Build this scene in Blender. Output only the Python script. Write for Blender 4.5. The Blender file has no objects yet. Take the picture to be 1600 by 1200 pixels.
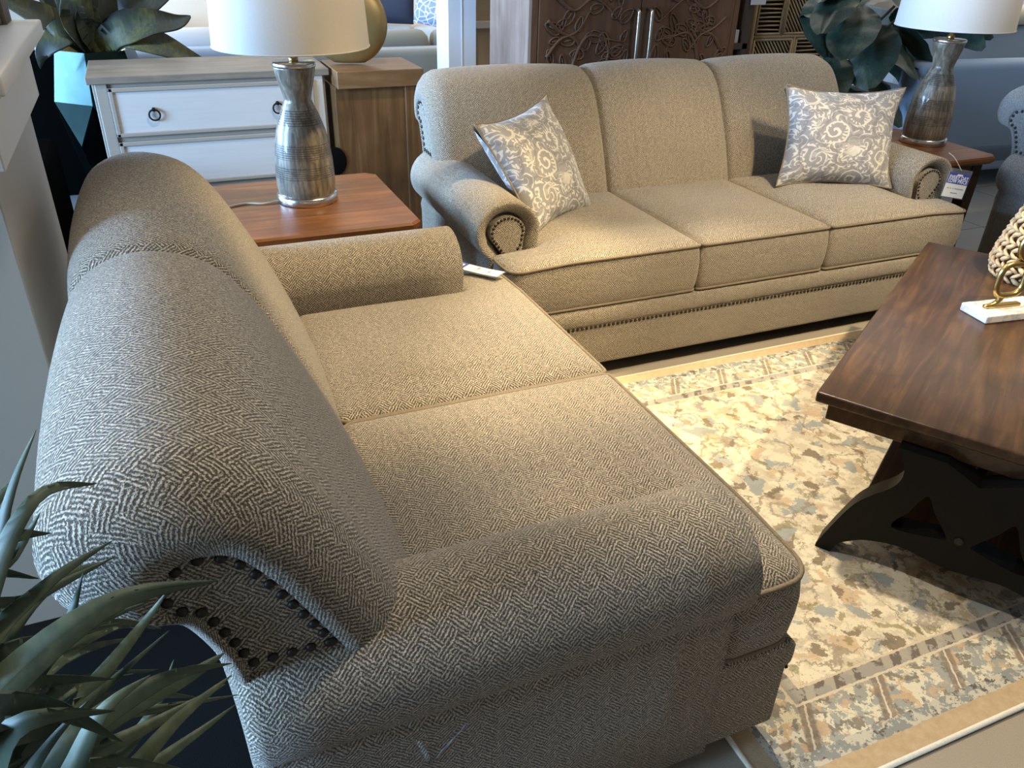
import bpy, bmesh, math, random
from mathutils import Vector, Matrix, Euler
from mathutils.geometry import delaunay_2d_cdt
PI = math.pi
S = bpy.context.scene
COL = S.collection
rnd = random.Random(7)

# ------------------------------------------------------------------ node helper
class G:
    def __init__(s, name):
        s.m = bpy.data.materials.new(name); s.m.use_nodes = True
        s.t = s.m.node_tree; s.t.nodes.clear()
        s.out = s.n('ShaderNodeOutputMaterial'); s.b = s.n('ShaderNodeBsdfPrincipled')
        s.t.links.new(s.b.outputs[0], s.out.inputs[0])
    def n(s, ty, **kw):
        nd = s.t.nodes.new(ty)
        for k, v in kw.items(): setattr(nd, k, v)
        return nd
    def put(s, sock, v):
        if isinstance(v, bpy.types.NodeSocket): s.t.links.new(v, sock)
        elif v is not None:
            if sock.type == 'RGBA' and not hasattr(v, '__len__'): v = (v, v, v, 1)
            elif sock.type == 'RGBA' and len(v) == 3: v = (*v, 1)
            sock.default_value = v
    def set(s, **kw):
        for k, v in kw.items(): s.put(s.b.inputs[k.replace('_', ' ')], v)
        return s
    def M(s, op, a, b=None, c=None):
        nd = s.n('ShaderNodeMath', operation=op)
        for i, v in enumerate((a, b, c)):
            if v is not None: s.put(nd.inputs[i], v)
        return nd.outputs[0]
    def V(s, op, a, b=None):
        nd = s.n('ShaderNodeVectorMath', operation=op); s.put(nd.inputs[0], a)
        if b is not None:
            if op == 'SCALE': s.put(nd.inputs['Scale'], b)
            else: s.put(nd.inputs[1], b)
        return nd.outputs[1] if op in ('LENGTH', 'DISTANCE', 'DOT_PRODUCT') else nd.outputs[0]
    def mix(s, f, a, b, blend='MIX'):
        nd = s.n('ShaderNodeMix', data_type='RGBA', blend_type=blend)
        s.put(nd.inputs[0], f); s.put(nd.inputs[6], a); s.put(nd.inputs[7], b)
        return nd.outputs[2]
    def coord(s, k): return s.n('ShaderNodeTexCoord').outputs[k]
    def mapv(s, v, scale=(1, 1, 1), rot=(0, 0, 0), loc=(0, 0, 0)):
        nd = s.n('ShaderNodeMapping'); s.put(nd.inputs[0], v)
        nd.inputs['Scale'].default_value = scale; nd.inputs['Rotation'].default_value = rot; nd.inputs['Location'].default_value = loc
        return nd.outputs[0]
    def noise(s, v, scale, detail=3, rough=.5, dist=0, color=False):
        nd = s.n('ShaderNodeTexNoise'); s.put(nd.inputs['Vector'], v)
        nd.inputs['Scale'].default_value = scale; nd.inputs['Detail'].default_value = detail
        nd.inputs['Roughness'].default_value = rough; nd.inputs['Distortion'].default_value = dist
        return nd.outputs[1 if color else 0]
    def vor(s, v, scale, feature='F1', out=0, rnd_=1.0):
        nd = s.n('ShaderNodeTexVoronoi', feature=feature); s.put(nd.inputs['Vector'], v)
        nd.inputs['Scale'].default_value = scale; nd.inputs['Randomness'].default_value = rnd_
        return nd.outputs[out]
    def ramp(s, f, stops, interp='LINEAR'):
        nd = s.n('ShaderNodeValToRGB'); s.put(nd.inputs[0], f); r = nd.color_ramp; r.interpolation = interp
        while len(r.elements) < len(stops): r.elements.new(.5)
        for e, (p, c) in zip(r.elements, stops):
            e.position = p; e.color = (c, c, c, 1) if not hasattr(c, '__len__') else (*c, 1)
        return nd.outputs[0]
    def step(s, v, a, b):
        nd = s.n('ShaderNodeMapRange', interpolation_type='SMOOTHSTEP'); s.put(nd.inputs[0], v)
        s.put(nd.inputs[1], a); s.put(nd.inputs[2], b); return nd.outputs[0]
    def sep(s, v):
        nd = s.n('ShaderNodeSeparateXYZ'); s.put(nd.inputs[0], v); return nd.outputs
    def comb(s, x, y, z=0):
        nd = s.n('ShaderNodeCombineXYZ')
        for i, v in enumerate((x, y, z)): s.put(nd.inputs[i], v)
        return nd.outputs[0]
    def bump(s, h, strength=.3, dist=.002):
        nd = s.n('ShaderNodeBump'); nd.inputs['Strength'].default_value = strength; nd.inputs['Distance'].default_value = dist
        s.put(nd.inputs['Height'], h); s.t.links.new(nd.outputs[0], s.b.inputs['Normal'])

def plain(name, col, rough=.6, metal=0, var=.12, vs=12, bump=0, bs=60, **kw):
    g = G(name); o = g.coord('Object'); f = g.noise(o, vs, 4)
    c2 = tuple(max(0, c * (1 - var)) for c in col); c1 = tuple(min(1, c * (1 + var)) for c in col)
    g.set(Base_Color=g.mix(f, c2, c1), Roughness=rough, Metallic=metal)
    if bump: g.bump(g.noise(o, bs, 3), bump, .003)
    g.set(**kw); return g.m

def greek_twill(name, light, dark, period=.0056, cell=.0224, hue=None):
    """chenille woven in short diagonal ribs that change direction block by block"""
    g = G(name); uv = g.coord('UV')
    wob = g.V('ADD', g.V('SCALE', g.V('SUBTRACT', g.noise(uv, 38, 2, color=True), (.5, .5, .5)), .007), g.V('SCALE', g.V('SUBTRACT', g.noise(uv, 260, 1, color=True), (.5, .5, .5)), .0026))
    x, y, _ = g.sep(g.V('ADD', uv, wob))
    p = g.M('MULTIPLY', g.M('ADD', x, y), .7071); q = g.M('MULTIPLY', g.M('SUBTRACT', x, y), .7071)
    i = g.M('FLOOR', g.M('DIVIDE', p, cell)); j = g.M('FLOOR', g.M('DIVIDE', g.M('ADD', q, g.M('MULTIPLY', i, cell * .5)), cell * 1.5))
    par = g.M('FLOORED_MODULO', g.M('ADD', i, j), 2)
    st = g.n('ShaderNodeMix', data_type='FLOAT'); g.put(st.inputs[0], par); g.put(st.inputs[2], p); g.put(st.inputs[3], q)
    tri = g.M('PINGPONG', g.M('DIVIDE', st.outputs[0], period * .5), 1)
    grain = g.noise(uv, 340, 2, .65); big = g.noise(uv, 5, 3)
    lit = g.step(g.M('ADD', tri, g.M('MULTIPLY', g.M('SUBTRACT', grain, .5), 2.5)), .16, .94)
    col = g.mix(lit, dark, light)
    col = g.mix(.55, col, g.mix(grain, (.4, .4, .4), (1.6, 1.6, 1.6)), 'MULTIPLY')
    col = g.mix(1, col, g.mix(big, (.9, .9, .9), (1.12, 1.1, 1.06)), 'MULTIPLY'); col = g.mix(1, col, g.mix(par, (.98, .98, .98), (1.02, 1.02, 1.02)), 'MULTIPLY'); col = g.mix(1, col, g.mix(g.step(g.noise(uv, 95, 3, .75), .3, .7), (.70, .70, .70), (1.24, 1.24, 1.24)), 'MULTIPLY')
    g.set(Base_Color=col, Roughness=.92, Sheen_Weight=.25, Sheen_Roughness=.5, Specular_IOR_Level=.15)
    g.bump(g.M('ADD', lit, g.M('MULTIPLY', grain, .8)), .8, .002)
    return g.m

def wood(name, c1, c2, c3, rough=.35, axis=0, scale=1.0, coat=0, planks=0):
    g = G(name); o = g.coord('Object')
    sc = [14 * scale] * 3; sc[axis] = 1.1 * scale
    v = g.mapv(o, tuple(sc)); base = g.noise(v, 1.6, 6, .62, 1.2)
    fine = g.noise(g.mapv(o, tuple(90 * scale if k != axis else 5 * scale for k in range(3))), 1, 3, .6)
    blot = g.noise(o, 5 * scale, 3, .6, .6)
    f = g.M('ADD', g.M('MULTIPLY', base, .65), g.M('MULTIPLY', blot, .35))
    col = g.ramp(f, [(.3, c1), (.5, c2), (.68, c3)])
    if planks:
        ax = 1 if axis == 0 else 0
        cell = g.M('FLOOR', g.M('DIVIDE', g.sep(o)[ax], planks))
        wn = g.n('ShaderNodeTexWhiteNoise', noise_dimensions='1D'); g.put(wn.inputs['W'], cell)
        col = g.mix(1, col, g.mix(wn.outputs[0], (.72, .72, .72), (1.2, 1.2, 1.2)), 'MULTIPLY')
    col = g.mix(.35, col, g.mix(fine, (.5, .5, .5), (1.35, 1.35, 1.35)), 'MULTIPLY')
    g.set(Base_Color=col, Roughness=rough, Coat_Weight=coat, Coat_Roughness=.12, Specular_IOR_Level=.3); g.bump(fine, .08, .001)
    return g.m

# ------------------------------------------------------------------ mesh helpers
def thing(name, label, cat, loc=(0, 0, 0), rz=0, group=None):
    o = bpy.data.objects.new(name, None); COL.objects.link(o); o.empty_display_size = .05
    o.location = loc; o.rotation_euler = (0, 0, rz); return tag(o, label, cat, group)
def tag(o, label, cat, group=None, kind=None):
    o['label'] = label; o['category'] = cat
    if group: o['group'] = group
    if kind: o['kind'] = kind
    return o
def struct(o): o['kind'] = 'structure'; return o

class MB:
    """collects shapes into one mesh"""
    def __init__(s): s.v = []; s.f = []; s.uv = []; s.sm = []
    def add(s, vs, fs, uvs=None, smooth=True):
        b = len(s.v); s.v += [tuple(v) for v in vs]
        for k, f in enumerate(fs):
            s.f.append([b + i for i in f]); s.uv.append(uvs[k] if uvs else None); s.sm.append(smooth)
        return s
    def box(s, lo, hi, bev=0.0, rot=None, piv=None):
        bm = bmesh.new(); bmesh.ops.create_cube(bm, size=1)
        c = [(a + b) / 2 for a, b in zip(lo, hi)]; d = [b - a for a, b in zip(lo, hi)]
        for v in bm.verts: v.co = Vector((v.co.x * d[0] + c[0], v.co.y * d[1] + c[1], v.co.z * d[2] + c[2]))
        if bev: bmesh.ops.bevel(bm, geom=bm.edges[:], offset=bev, segments=3, profile=.5, affect='EDGES', clamp_overlap=True)
        if rot:
            R = Euler(rot).to_matrix(); p = Vector(piv or c)
            for v in bm.verts: v.co = R @ (v.co - p) + p
        bm.verts.index_update(); vs = [v.co.copy() for v in bm.verts]; fs = [[v.index for v in f.verts] for f in bm.faces]
        bm.free(); return s.add(vs, fs, [box_uv(vs, f) for f in fs], smooth=bev > .004)
    def lathe(s, prof, n=32, c=(0, 0), caps=True, smooth=True):
        vs = []; fs = []
        for r, z in prof:
            for k in range(n):
                a = 2 * PI * k / n; vs.append((c[0] + r * math.cos(a), c[1] + r * math.sin(a), z))
        for i in range(len(prof) - 1):
            for k in range(n):
                k2 = (k + 1) % n; fs.append([i * n + k, i * n + k2, (i + 1) * n + k2, (i + 1) * n + k])
        if caps:
            fs.append(list(range(n))[::-1]); fs.append([(len(prof) - 1) * n + k for k in range(n)])
        return s.add(vs, fs, None, smooth)
    def tube(s, pts, r, n=8, closed=False, flat=1.0):
        pts = [Vector(p) for p in pts]; N = len(pts); vs = []; fs = []
        up = Vector((0, 0, 1)); prev = None
        for i, p in enumerate(pts):
            a = pts[(i - 1) % N] if (closed or i) else p; b = pts[(i + 1) % N] if (closed or i < N - 1) else p
            t = (b - a).normalized()
            if prev is None:
                prev = t.orthogonal().normalized()
            u = (prev - t * prev.dot(t)); u = u.normalized() if u.length > 1e-6 else t.orthogonal().normalized(); prev = u
            w = t.cross(u); rr = r[i] if hasattr(r, '__len__') else r
            for k in range(n):
                an = 2 * PI * k / n; vs.append(p + u * rr * math.cos(an) + w * rr * flat * math.sin(an))
        for i in range(N if closed else N - 1):
            i2 = (i + 1) % N
            for k in range(n): fs.append([i * n + k, i * n + (k + 1) % n, i2 * n + (k + 1) % n, i2 * n + k])
        if not closed: fs.append(list(range(n))[::-1]); fs.append([(N - 1) * n + k for k in range(n)])
        return s.add(vs, fs)
    def prism(s, poly, d0, d1, frame):
        """extruded 2D polygon; frame(a,b,d)->xyz"""
        n = len(poly); vs = [frame(a, b, d0) for a, b in poly] + [frame(a, b, d1) for a, b in poly]
        fs = [list(range(n))[::-1], [n + k for k in range(n)]] + [[k, (k + 1) % n, n + (k + 1) % n, n + k] for k in range(n)]
        return s.add(vs, fs, None, False)
    def loft(s, rings, closed=True, cap0=False, cap1=False, flip=False, uvo=(0, 0)):
        n = len(rings[0]); R = [[Vector(p) for p in r] for r in rings]; vs = [p for r in R for p in r]; fs = []; uvs = []
        m = len(R) // 2; arc = [0]
        for k in range(n): arc.append(arc[-1] + (R[m][(k + 1) % n] - R[m][k]).length)
        run = [0]
        for i in range(1, len(R)): run.append(run[-1] + sum((R[i][k] - R[i - 1][k]).length for k in range(0, n, max(1, n // 8))) / len(range(0, n, max(1, n // 8))))
        for i in range(len(R) - 1):
            for k in range(n if closed else n - 1):
                k2 = (k + 1) % n; f = [i * n + k, i * n + k2, (i + 1) * n + k2, (i + 1) * n + k]
                u = [(arc[k] + uvo[0], run[i] + uvo[1]), (arc[k + 1] + uvo[0], run[i] + uvo[1]), (arc[k + 1] + uvo[0], run[i + 1] + uvo[1]), (arc[k] + uvo[0], run[i + 1] + uvo[1])]
                if flip: f.reverse(); u.reverse()
                fs.append(f); uvs.append(u)
        for cap, i in ((cap0, 0), (cap1, len(R) - 1)):
            if cap:
                f = [i * n + k for k in range(n)]
                if (i == 0) != flip: f.reverse()
                fs.append(f); uvs.append(box_uv(vs, f))
        return s.add(vs, fs, uvs)
    def build(s, name, mat, parent=None, loc=None, rot=None):
        me = bpy.data.meshes.new(name); me.from_pydata(s.v, [], s.f); uvl = me.uv_layers.new(name='UVMap')
        for p in me.polygons:
            p.use_smooth = s.sm[p.index]; u = s.uv[p.index]
            if u is None: u = box_uv(s.v, list(p.vertices))
            for li, c in zip(p.loop_indices, u): uvl.data[li].uv = c
        bm = bmesh.new(); bm.from_mesh(me); bmesh.ops.recalc_face_normals(bm, faces=bm.faces[:]); bm.to_mesh(me); bm.free()
        me.materials.append(mat); o = bpy.data.objects.new(name, me); COL.objects.link(o)
        if parent: o.parent = parent
        if loc: o.location = loc
        if rot: o.rotation_euler = rot
        return o
def box_uv(vs, f):
    p = [Vector(vs[i]) for i in f]; nrm = Vector((0, 0, 0))
    for i in range(len(p)):
        a, b = p[i], p[(i + 1) % len(p)]; nrm += a.cross(b)
    a = [abs(c) for c in nrm]; k = a.index(max(a))
    return [((q.y, q.z) if k == 0 else (q.x, q.z) if k == 1 else (q.x, q.y)) for q in p]
def smoothpts(pts, per=6, closed=False):
    """Catmull-Rom through 2D/3D points"""
    P = [Vector(p) for p in pts]; n = len(P); out = []
    rng = range(n if closed else n - 1)
    for i in rng:
        g = (lambda k: P[k % n]) if closed else (lambda k: P[max(0, min(n - 1, k))])
        a, b, c, d = g(i - 1), g(i), g(i + 1), g(i + 2)
        for k in range(per):
            t = k / per; out.append(.5 * ((2 * b) + (c - a) * t + (2 * a - 5 * b + 4 * c - d) * t * t + (3 * b - a - 3 * c + d) * t ** 3))
    if not closed: out.append(P[-1])
    return out
def normals2(poly):
    n = len(poly); out = []
    area = sum(poly[i][0] * poly[(i + 1) % n][1] - poly[(i + 1) % n][0] * poly[i][1] for i in range(n))
    sg = 1 if area > 0 else -1
    for i in range(n):
        a = Vector(poly[i - 1][:2]); b = Vector(poly[(i + 1) % n][:2]); t = (b - a).normalized(); out.append(Vector((t.y * sg, -t.x * sg)))
    return out
def roundpoly(pts, r, per=5):
    """round the corners of a 2D polygon; r one radius per corner"""
    out = []; n = len(pts)
    for i in range(n):
        p = Vector(pts[i]); a = Vector(pts[i - 1]); b = Vector(pts[(i + 1) % n]); ri = r[i] if hasattr(r, '__len__') else r
        if ri <= 0: out.append(p); continue
        da = (a - p).normalized(); db = (b - p).normalized(); A = p + da * ri; B = p + db * ri
        for k in range(per + 1):
            t = k / per; out.append(A * (1 - t) ** 2 + p * 2 * t * (1 - t) + B * t * t)
    return out
def densify(pts, step):
    out = []; n = len(pts)
    for i in range(n):
        a, b = Vector(pts[i]), Vector(pts[(i + 1) % n]); k = max(1, int((b - a).length / step + .5))
        for j in range(k): out.append(a.lerp(b, j / k))
    return out

# ------------------------------------------------------------------ materials
FAB = greek_twill('taupe_chenille', (.52, .455, .355), (.088, .069, .048))
FABG = greek_twill('grey_chenille', (.36, .345, .33), (.10, .096, .09))
PIPE = plain('taupe_piping', (.19, .15, .10), .9, var=.5, vs=300, bump=.5, bs=250)
NAIL = plain('antique_nail', (.030, .024, .017), .5, .5, vs=40)
DARKW = plain('dark_leg_wood', (.03, .017, .01), .4)
BLACKD = plain('black_dust_cover', (.005, .005, .005), .9, Specular_IOR_Level=0.0)

# ------------------------------------------------------------------ rolled-arm sofa
BACK = [(.66, .34), (.69, .45), (.722, .55), (.762, .65), (.81, .75), (.865, .85), (.925, .92), (1.00, .953), (1.075, .955), (1.14, .925), (1.178, .87),
        (1.182, .81), (1.155, .772), (1.11, .762), (1.066, .745), (1.035, .70), (1.015, .63), (1.005, .50), (1.00, .34)]
def nail_mesh():
    mb = MB(); mb.lathe([(.0075, 0), (.0068, .0028), (.0045, .0052), (.0015, .0062)], 10); return mb
def make_sofa(name, label, half, nseat, loc, rz, fab, group=None, nails=True, detail=True, ext=None):
    """local frame: x along the seat, y from the front (0) to the back, z up"""
    root = thing(name, label, 'sofa' if nseat > 1 else 'armchair', loc, rz, group)
    W = half - .115                                    # arm centre
    prof = smoothpts([Vector((a, b, 0)) for a, b in BACK], 4); prof = [(p.x, p.y) for p in prof]
    nn = normals2(prof)
    inner = []                                         # outline of the recessed end panel, point for point
    for (v, z), n_ in zip(prof, nn):
        w = .35 if (v > 1.0 and z < .765) else 1.0
        av, az = v - n_.x * .088 * w, z - n_.y * .088 * w
        bv, bz = 1.0 + (v - 1.0) * .36, .768 + (z - .768) * .47
        k = max(0, min(1, (v - .89) / .13)) if (v < 1.0 and z > .6 or z > .766) and not (v > 1.0 and z < .766) else (max(0, min(1, (z - .69) / .076)) if v > 1.0 else 0)
        k = k * k * (3 - 2 * k); inner.append((av + (bv - av) * k, az + (bz - az) * k))
    xb = half - .055 if not ext else ext; R = .085
    def ring(x, off, e=0.0, sh=0.0):
        """cross-section at x: pushed out by off, e of the way to the end panel, sh further in"""
        out = []
        for (v, z), n_, (iv, iz) in zip(prof, nn, inner):
            av, az = v + n_.x * off, z + n_.y * off
            av, az = av + (iv - av) * e, az + (iz - az) * e; out.append((x, av - n_.x * sh, az - n_.y * sh))
        return out
    # --- rolled back, one channel per seat
    bounds = [-xb + 2 * xb * k / nseat for k in range(nseat + 1)]
    if nseat == 3: bounds = [-xb, -.305, .335, xb]
    rings = []
    for k in range(nseat):
        a, b = bounds[k], bounds[k + 1]
        ts = [0, .004, .012, .03, .06, .1, .16, .25, .36, .5, .64, .75, .84, .9, .94, .97, .988, .996]
        for t in ts:
            x = a + (b - a) * t; d = min(x - a, b - x); off = .016 * (1 - (2 * t - 1) ** 2)
            seamL, seamR = k > 0, k < nseat - 1
            if (x - a < b - x and seamL) or (x - a >= b - x and seamR):
                e = max(0, 1 - d / .045); off -= .028 * e ** 3
            else:
                s_ = max(0, 1 - d / R); rings.append(ring(x, off, 1 - math.sqrt(max(0, 1 - s_ * s_)))); continue
            rings.append(ring(x, off))
    rings.append(ring(xb, 0, 1))
    # tuck to the recessed end panels
    rings = [ring(-xb + .012, 0, 1, .005)] + rings + [ring(xb - .012, 0, 1, .005)]
    mb = MB(); mb.loft(rings, True); backo = mb.build('backrest', fab, root)
    for sx in (-1, 1):
        rg = ring(sx * (xb - .008), 0, 1, .003); mb = MB(); f = list(range(len(rg))); mb.add(rg, [f], [[(p[1], p[2]) for p in rg]], False)
        pan = mb.build('end_panel', fab, root)
        if nails:
            path = ring(sx * (xb - .008), 0, 1, .010)
            path = [p for p in path if p[2] > .615 or p[1] < .70]
            path = [p for p in path if p[2] > .652]
            lo, hi = Vector(path[0]), Vector(path[-1]); loop = [Vector(p) for p in path]
            loop = densify(loop, .004); acc = 0; spots = [loop[0]]
            for a, b in zip(loop, loop[1:]):
                acc += (b - a).length
                if acc >= .0225: spots.append(b); acc = 0
            nm = None
            for p in spots:
                if nm is None: o = nail_mesh().build('nail_head', NAIL, pan); nm = o
                else: o = nm.copy(); COL.objects.link(o)
                o.parent = pan; o.location = p; o.rotation_euler = (0, sx * PI / 2, 0)
    # --- rolled arms
    zc, r = .55, .113
    for sx in (-1, 1):
        ringp = [(-.098, .07), (-.104, .3), (-.112, .50)]
        for k in range(0, 25):
            an = PI * 1.0 - (PI * 1.0 + .95) * k / 24; ringp.append((r * math.cos(an) * 1.06, zc + r * math.sin(an)))
        ringp += [(.078, .43), (.074, .40), (.074, .25), (.074, .07)]
        ringp = [(p.x, p.y) for p in [Vector(q) for q in ringp]]
        an_ = normals2(ringp)
        def aring(y, off, dz=0): return [(sx * (W + a + n_.x * off), y, max(.07, b + n_.y * off + dz)) for (a, b), n_ in zip(ringp, an_)]
        rr = []; y0 = .182; Rf = .066
        rr.append(aring(y0 + .012, -Rf * .80 - .004))
        for k in range(9):
            t = k / 8; rr.append(aring(y0 + Rf * (1 - math.sin(t * PI / 2)), -Rf * .8 * (1 - (1 - math.cos(t * PI / 2))) if False else -Rf * .8 * (1 - math.sqrt(1 - (1 - t) ** 2)) if False else -Rf * .8 * math.cos(t * PI / 2)))
        for y in (.30, .42, .55, .68, .80, .9, .98): rr.append(aring(y, 0))
        rr.append(aring(1.0, -.012))
        mb = MB(); mb.loft(rr, True, False, True, flip=sx < 0); mb.build('arm', fab, root)
        fr = aring(y0 + .008, -Rf * .8 - .001); mb = MB(); mb.add(fr, [list(range(len(fr)))], [[(p[0], p[2]) for p in fr]], False); fp = mb.build('arm_front_panel', fab, root)
        if nails:
            path = [Vector(p) for p in aring(y0 + .009, -Rf * .8 - .008) if p[2] > .40]
            path = densify(path, .004)[:]; acc = 0; spots = []
            for a, b in zip(path, path[1:]):
                acc += (b - a).length
                if acc >= .0128: spots.append(b); acc = 0
            nm = None
            for p in spots:
                if p.z < .43: continue
                if nm is None: o = nail_mesh().build('nail_head', NAIL, fp); nm = o
                else: o = nm.copy(); COL.objects.link(o)
                o.parent = fp; o.scale = (.78, .78, .78); o.location = p; o.rotation_euler = (PI / 2, 0, 0)
    # --- base and front rail
    mb = MB(); mb.box((-half + .052, .002, .062), (half - .052, .975, .30), .014); mb.build('base', fab, root)
    mb = MB()
    pr = [(.02, .230), (.002, .230), (-.005, .24), (-.007, .26), (-.006, .285), (.002, .298), (.02, .30)]
    mb.loft([[(x, a, b) for a, b in pr] for x in [-half + .055 + (2 * half - .11) * k / 12 for k in range(13)]], True, True, True)
    mb.build('front_rail', fab, root)
    if nails:
        mb = MB(); n_ = int((2 * half - .12) / .0185)
        for k in range(n_):
            x = -half + .06 + k * .0185; b = len(mb.v)
            mb.lathe([(.0068, 0), (.006, .003), (.003, .005)], 6)
            for q in range(b, len(mb.v)):
                a, c, d = mb.v[q]; mb.v[q] = (x + a, .002 - d, .222 + c)
        mb.build('nailhead_strip', NAIL, root)
    for sx in (-1, 1):
        for y in (.09, .90):
            mb = MB(); mb.lathe([(.026, 0), (.034, .03), (.040, .065)], 16, (sx * (half - .12), y)); mb.build('leg', DARKW, root)
    mb = MB(); mb.box((-half + .06, .03, .058), (half - .06, .97, .066)); mb.build('dust_cover', BLACKD, root)
    # --- T cushions
    wi = W - .098; wo = half - .055
    cb = [-wi + 2 * wi * k / nseat for k in range(nseat + 1)]
    if nseat == 3: cb = [-wi, -.303, .306, wi]
    for k in range(nseat):
        a, b = cb[k] + .006, cb[k + 1] - .006; L0 = k == 0; R0 = k == nseat - 1
        pts = []; rad = []
        fa = -wo if L0 else a; fb = wo if R0 else b
        pts += [(fa, .004), (fb, .004)]; rad += [.06 if L0 else .02, .06 if R0 else .02]
        if R0: pts += [(fb, .176), (b, .176)]; rad += [.03, .012]
        pts += [(b, .70), (a, .70)]; rad += [.03, .03]
        if L0: pts += [(a, .176), (fa, .176)]; rad += [.012, .03]
        poly = densify(roundpoly(pts, rad, 6), .03); poly = [(p.x, p.y) for p in poly]; cn = normals2(poly)
        cx = sum(p[0] for p in poly) / len(poly); cy = sum(p[1] for p in poly) / len(poly)
        def crown(x, y):
            tx = (x - a) / (b - a); ty = (y - 0) / .70
            return .022 * max(0, 1 - (2 * min(1, max(0, tx)) - 1) ** 4) * max(0, 1 - (2 * min(1, max(0, ty)) - 1) ** 4)
        zt = .468
        def zs(x, y):
            e = 1.0
            if L0: e = min(e, (x - fa) / .22)
            if R0: e = min(e, (fb - x) / .22)
            return zt + .016 * max(0, min(1, e)) ** .7
        def cr(off, z): return [(x + n_.x * off, y + n_.y * off, z + (zs(x, y) - zt) * max(0, (z - .305) / .163)) for (x, y), n_ in zip(poly, cn)]
        rings = [cr(-.012, .303), cr(-.004, .303), cr(0, .307), cr(.007, .33), cr(.011, .37), cr(.011, .41), cr(.006, .445), cr(0, zt)]
        mb = MB(); mb.loft(rings, True, True, False)
        bp = [Vector(p) for p in poly]; nb = len(bp)
        def bdist(q):
            dm = 9
            for i in range(nb):
                p0 = bp[i]; e = bp[(i + 1) % nb] - p0; t = max(0, min(1, (q - p0).dot(e) / max(1e-9, e.length_squared))); dm = min(dm, (q - p0 - e * t).length)
            return dm
        def inside(q):
            c = False
            for i in range(nb):
                p0, p1 = bp[i], bp[i - 1]
                if (p0.y > q.y) != (p1.y > q.y) and q.x < (p1.x - p0.x) * (q.y - p0.y) / (p1.y - p0.y) + p0.x: c = not c
            return c
        cand = list(bp); xs0 = min(p.x for p in bp); xs1 = max(p.x for p in bp); gs = .0175
        for off in (.006, .014):
            for p, n_ in zip(bp, cn):
                q = p - n_ * off
                if inside(q) and bdist(q) > off * .9: cand.append(q)
        for i in range(int((xs1 - xs0) / gs) + 1):
            for j in range(int(.71 / gs) + 1):
                q = Vector((xs0 + gs * (i + .5), gs * (j + .5)))
                if inside(q) and bdist(q) > .023: cand.append(q)
        vo, _, fo, _, _, _ = delaunay_2d_cdt(cand, [(i, (i + 1) % nb) for i in range(nb)], [], 1, 1e-5)
        def top(q):
            d = bdist(q); return zs(q.x, q.y) + .020 * (1 - math.exp(-d / .018)) + 1.1 * crown(q.x, q.y) * min(1, d / .12) + .0022 * math.sin(q.x * 17 + 2 * math.sin(q.y * 9)) * min(1, d / .1)
        tv = [(q.x, q.y, top(q)) for q in vo]
        mb.add(tv, [list(f) for f in fo], [[(tv[q][0], tv[q][1]) for q in f] for f in fo])
        cu = mb.build('seat_cushion', fab, root)
        bm = bmesh.new(); bm.from_mesh(cu.data); bmesh.ops.remove_doubles(bm, verts=bm.verts[:], dist=.0004); bmesh.ops.recalc_face_normals(bm, faces=bm.faces[:]); bm.to_mesh(cu.data); bm.free()
        for p_ in cu.data.polygons: p_.use_smooth = True
        mb = MB(); mb.tube(cr(.003, zt), .0055, 6, True); mb.tube(cr(.001, .308), .0055, 6, True); mb.build('piping', PIPE, cu)
    return root

sofa = make_sofa('sofa', 'three seat taupe herringbone sofa with two paisley pillows, behind the rug', 1.118, 3, (2.065, 2.31, 0), 0, FAB, 'matching taupe herringbone sofas')
love = make_sofa('loveseat', 'two seat taupe herringbone loveseat in the foreground, its back against the pedestal', .84, 2, (.965, 1.58, 0), PI / 2, FAB, 'matching taupe herringbone sofas', ext=.80)
chair = make_sofa('armchair', 'grey upholstered rolled arm chair at the right edge beside the far end table', .50, 1, (4.085, 1.66, 0), 0, FABG); chair.scale = (.94, .94, .94)

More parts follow.
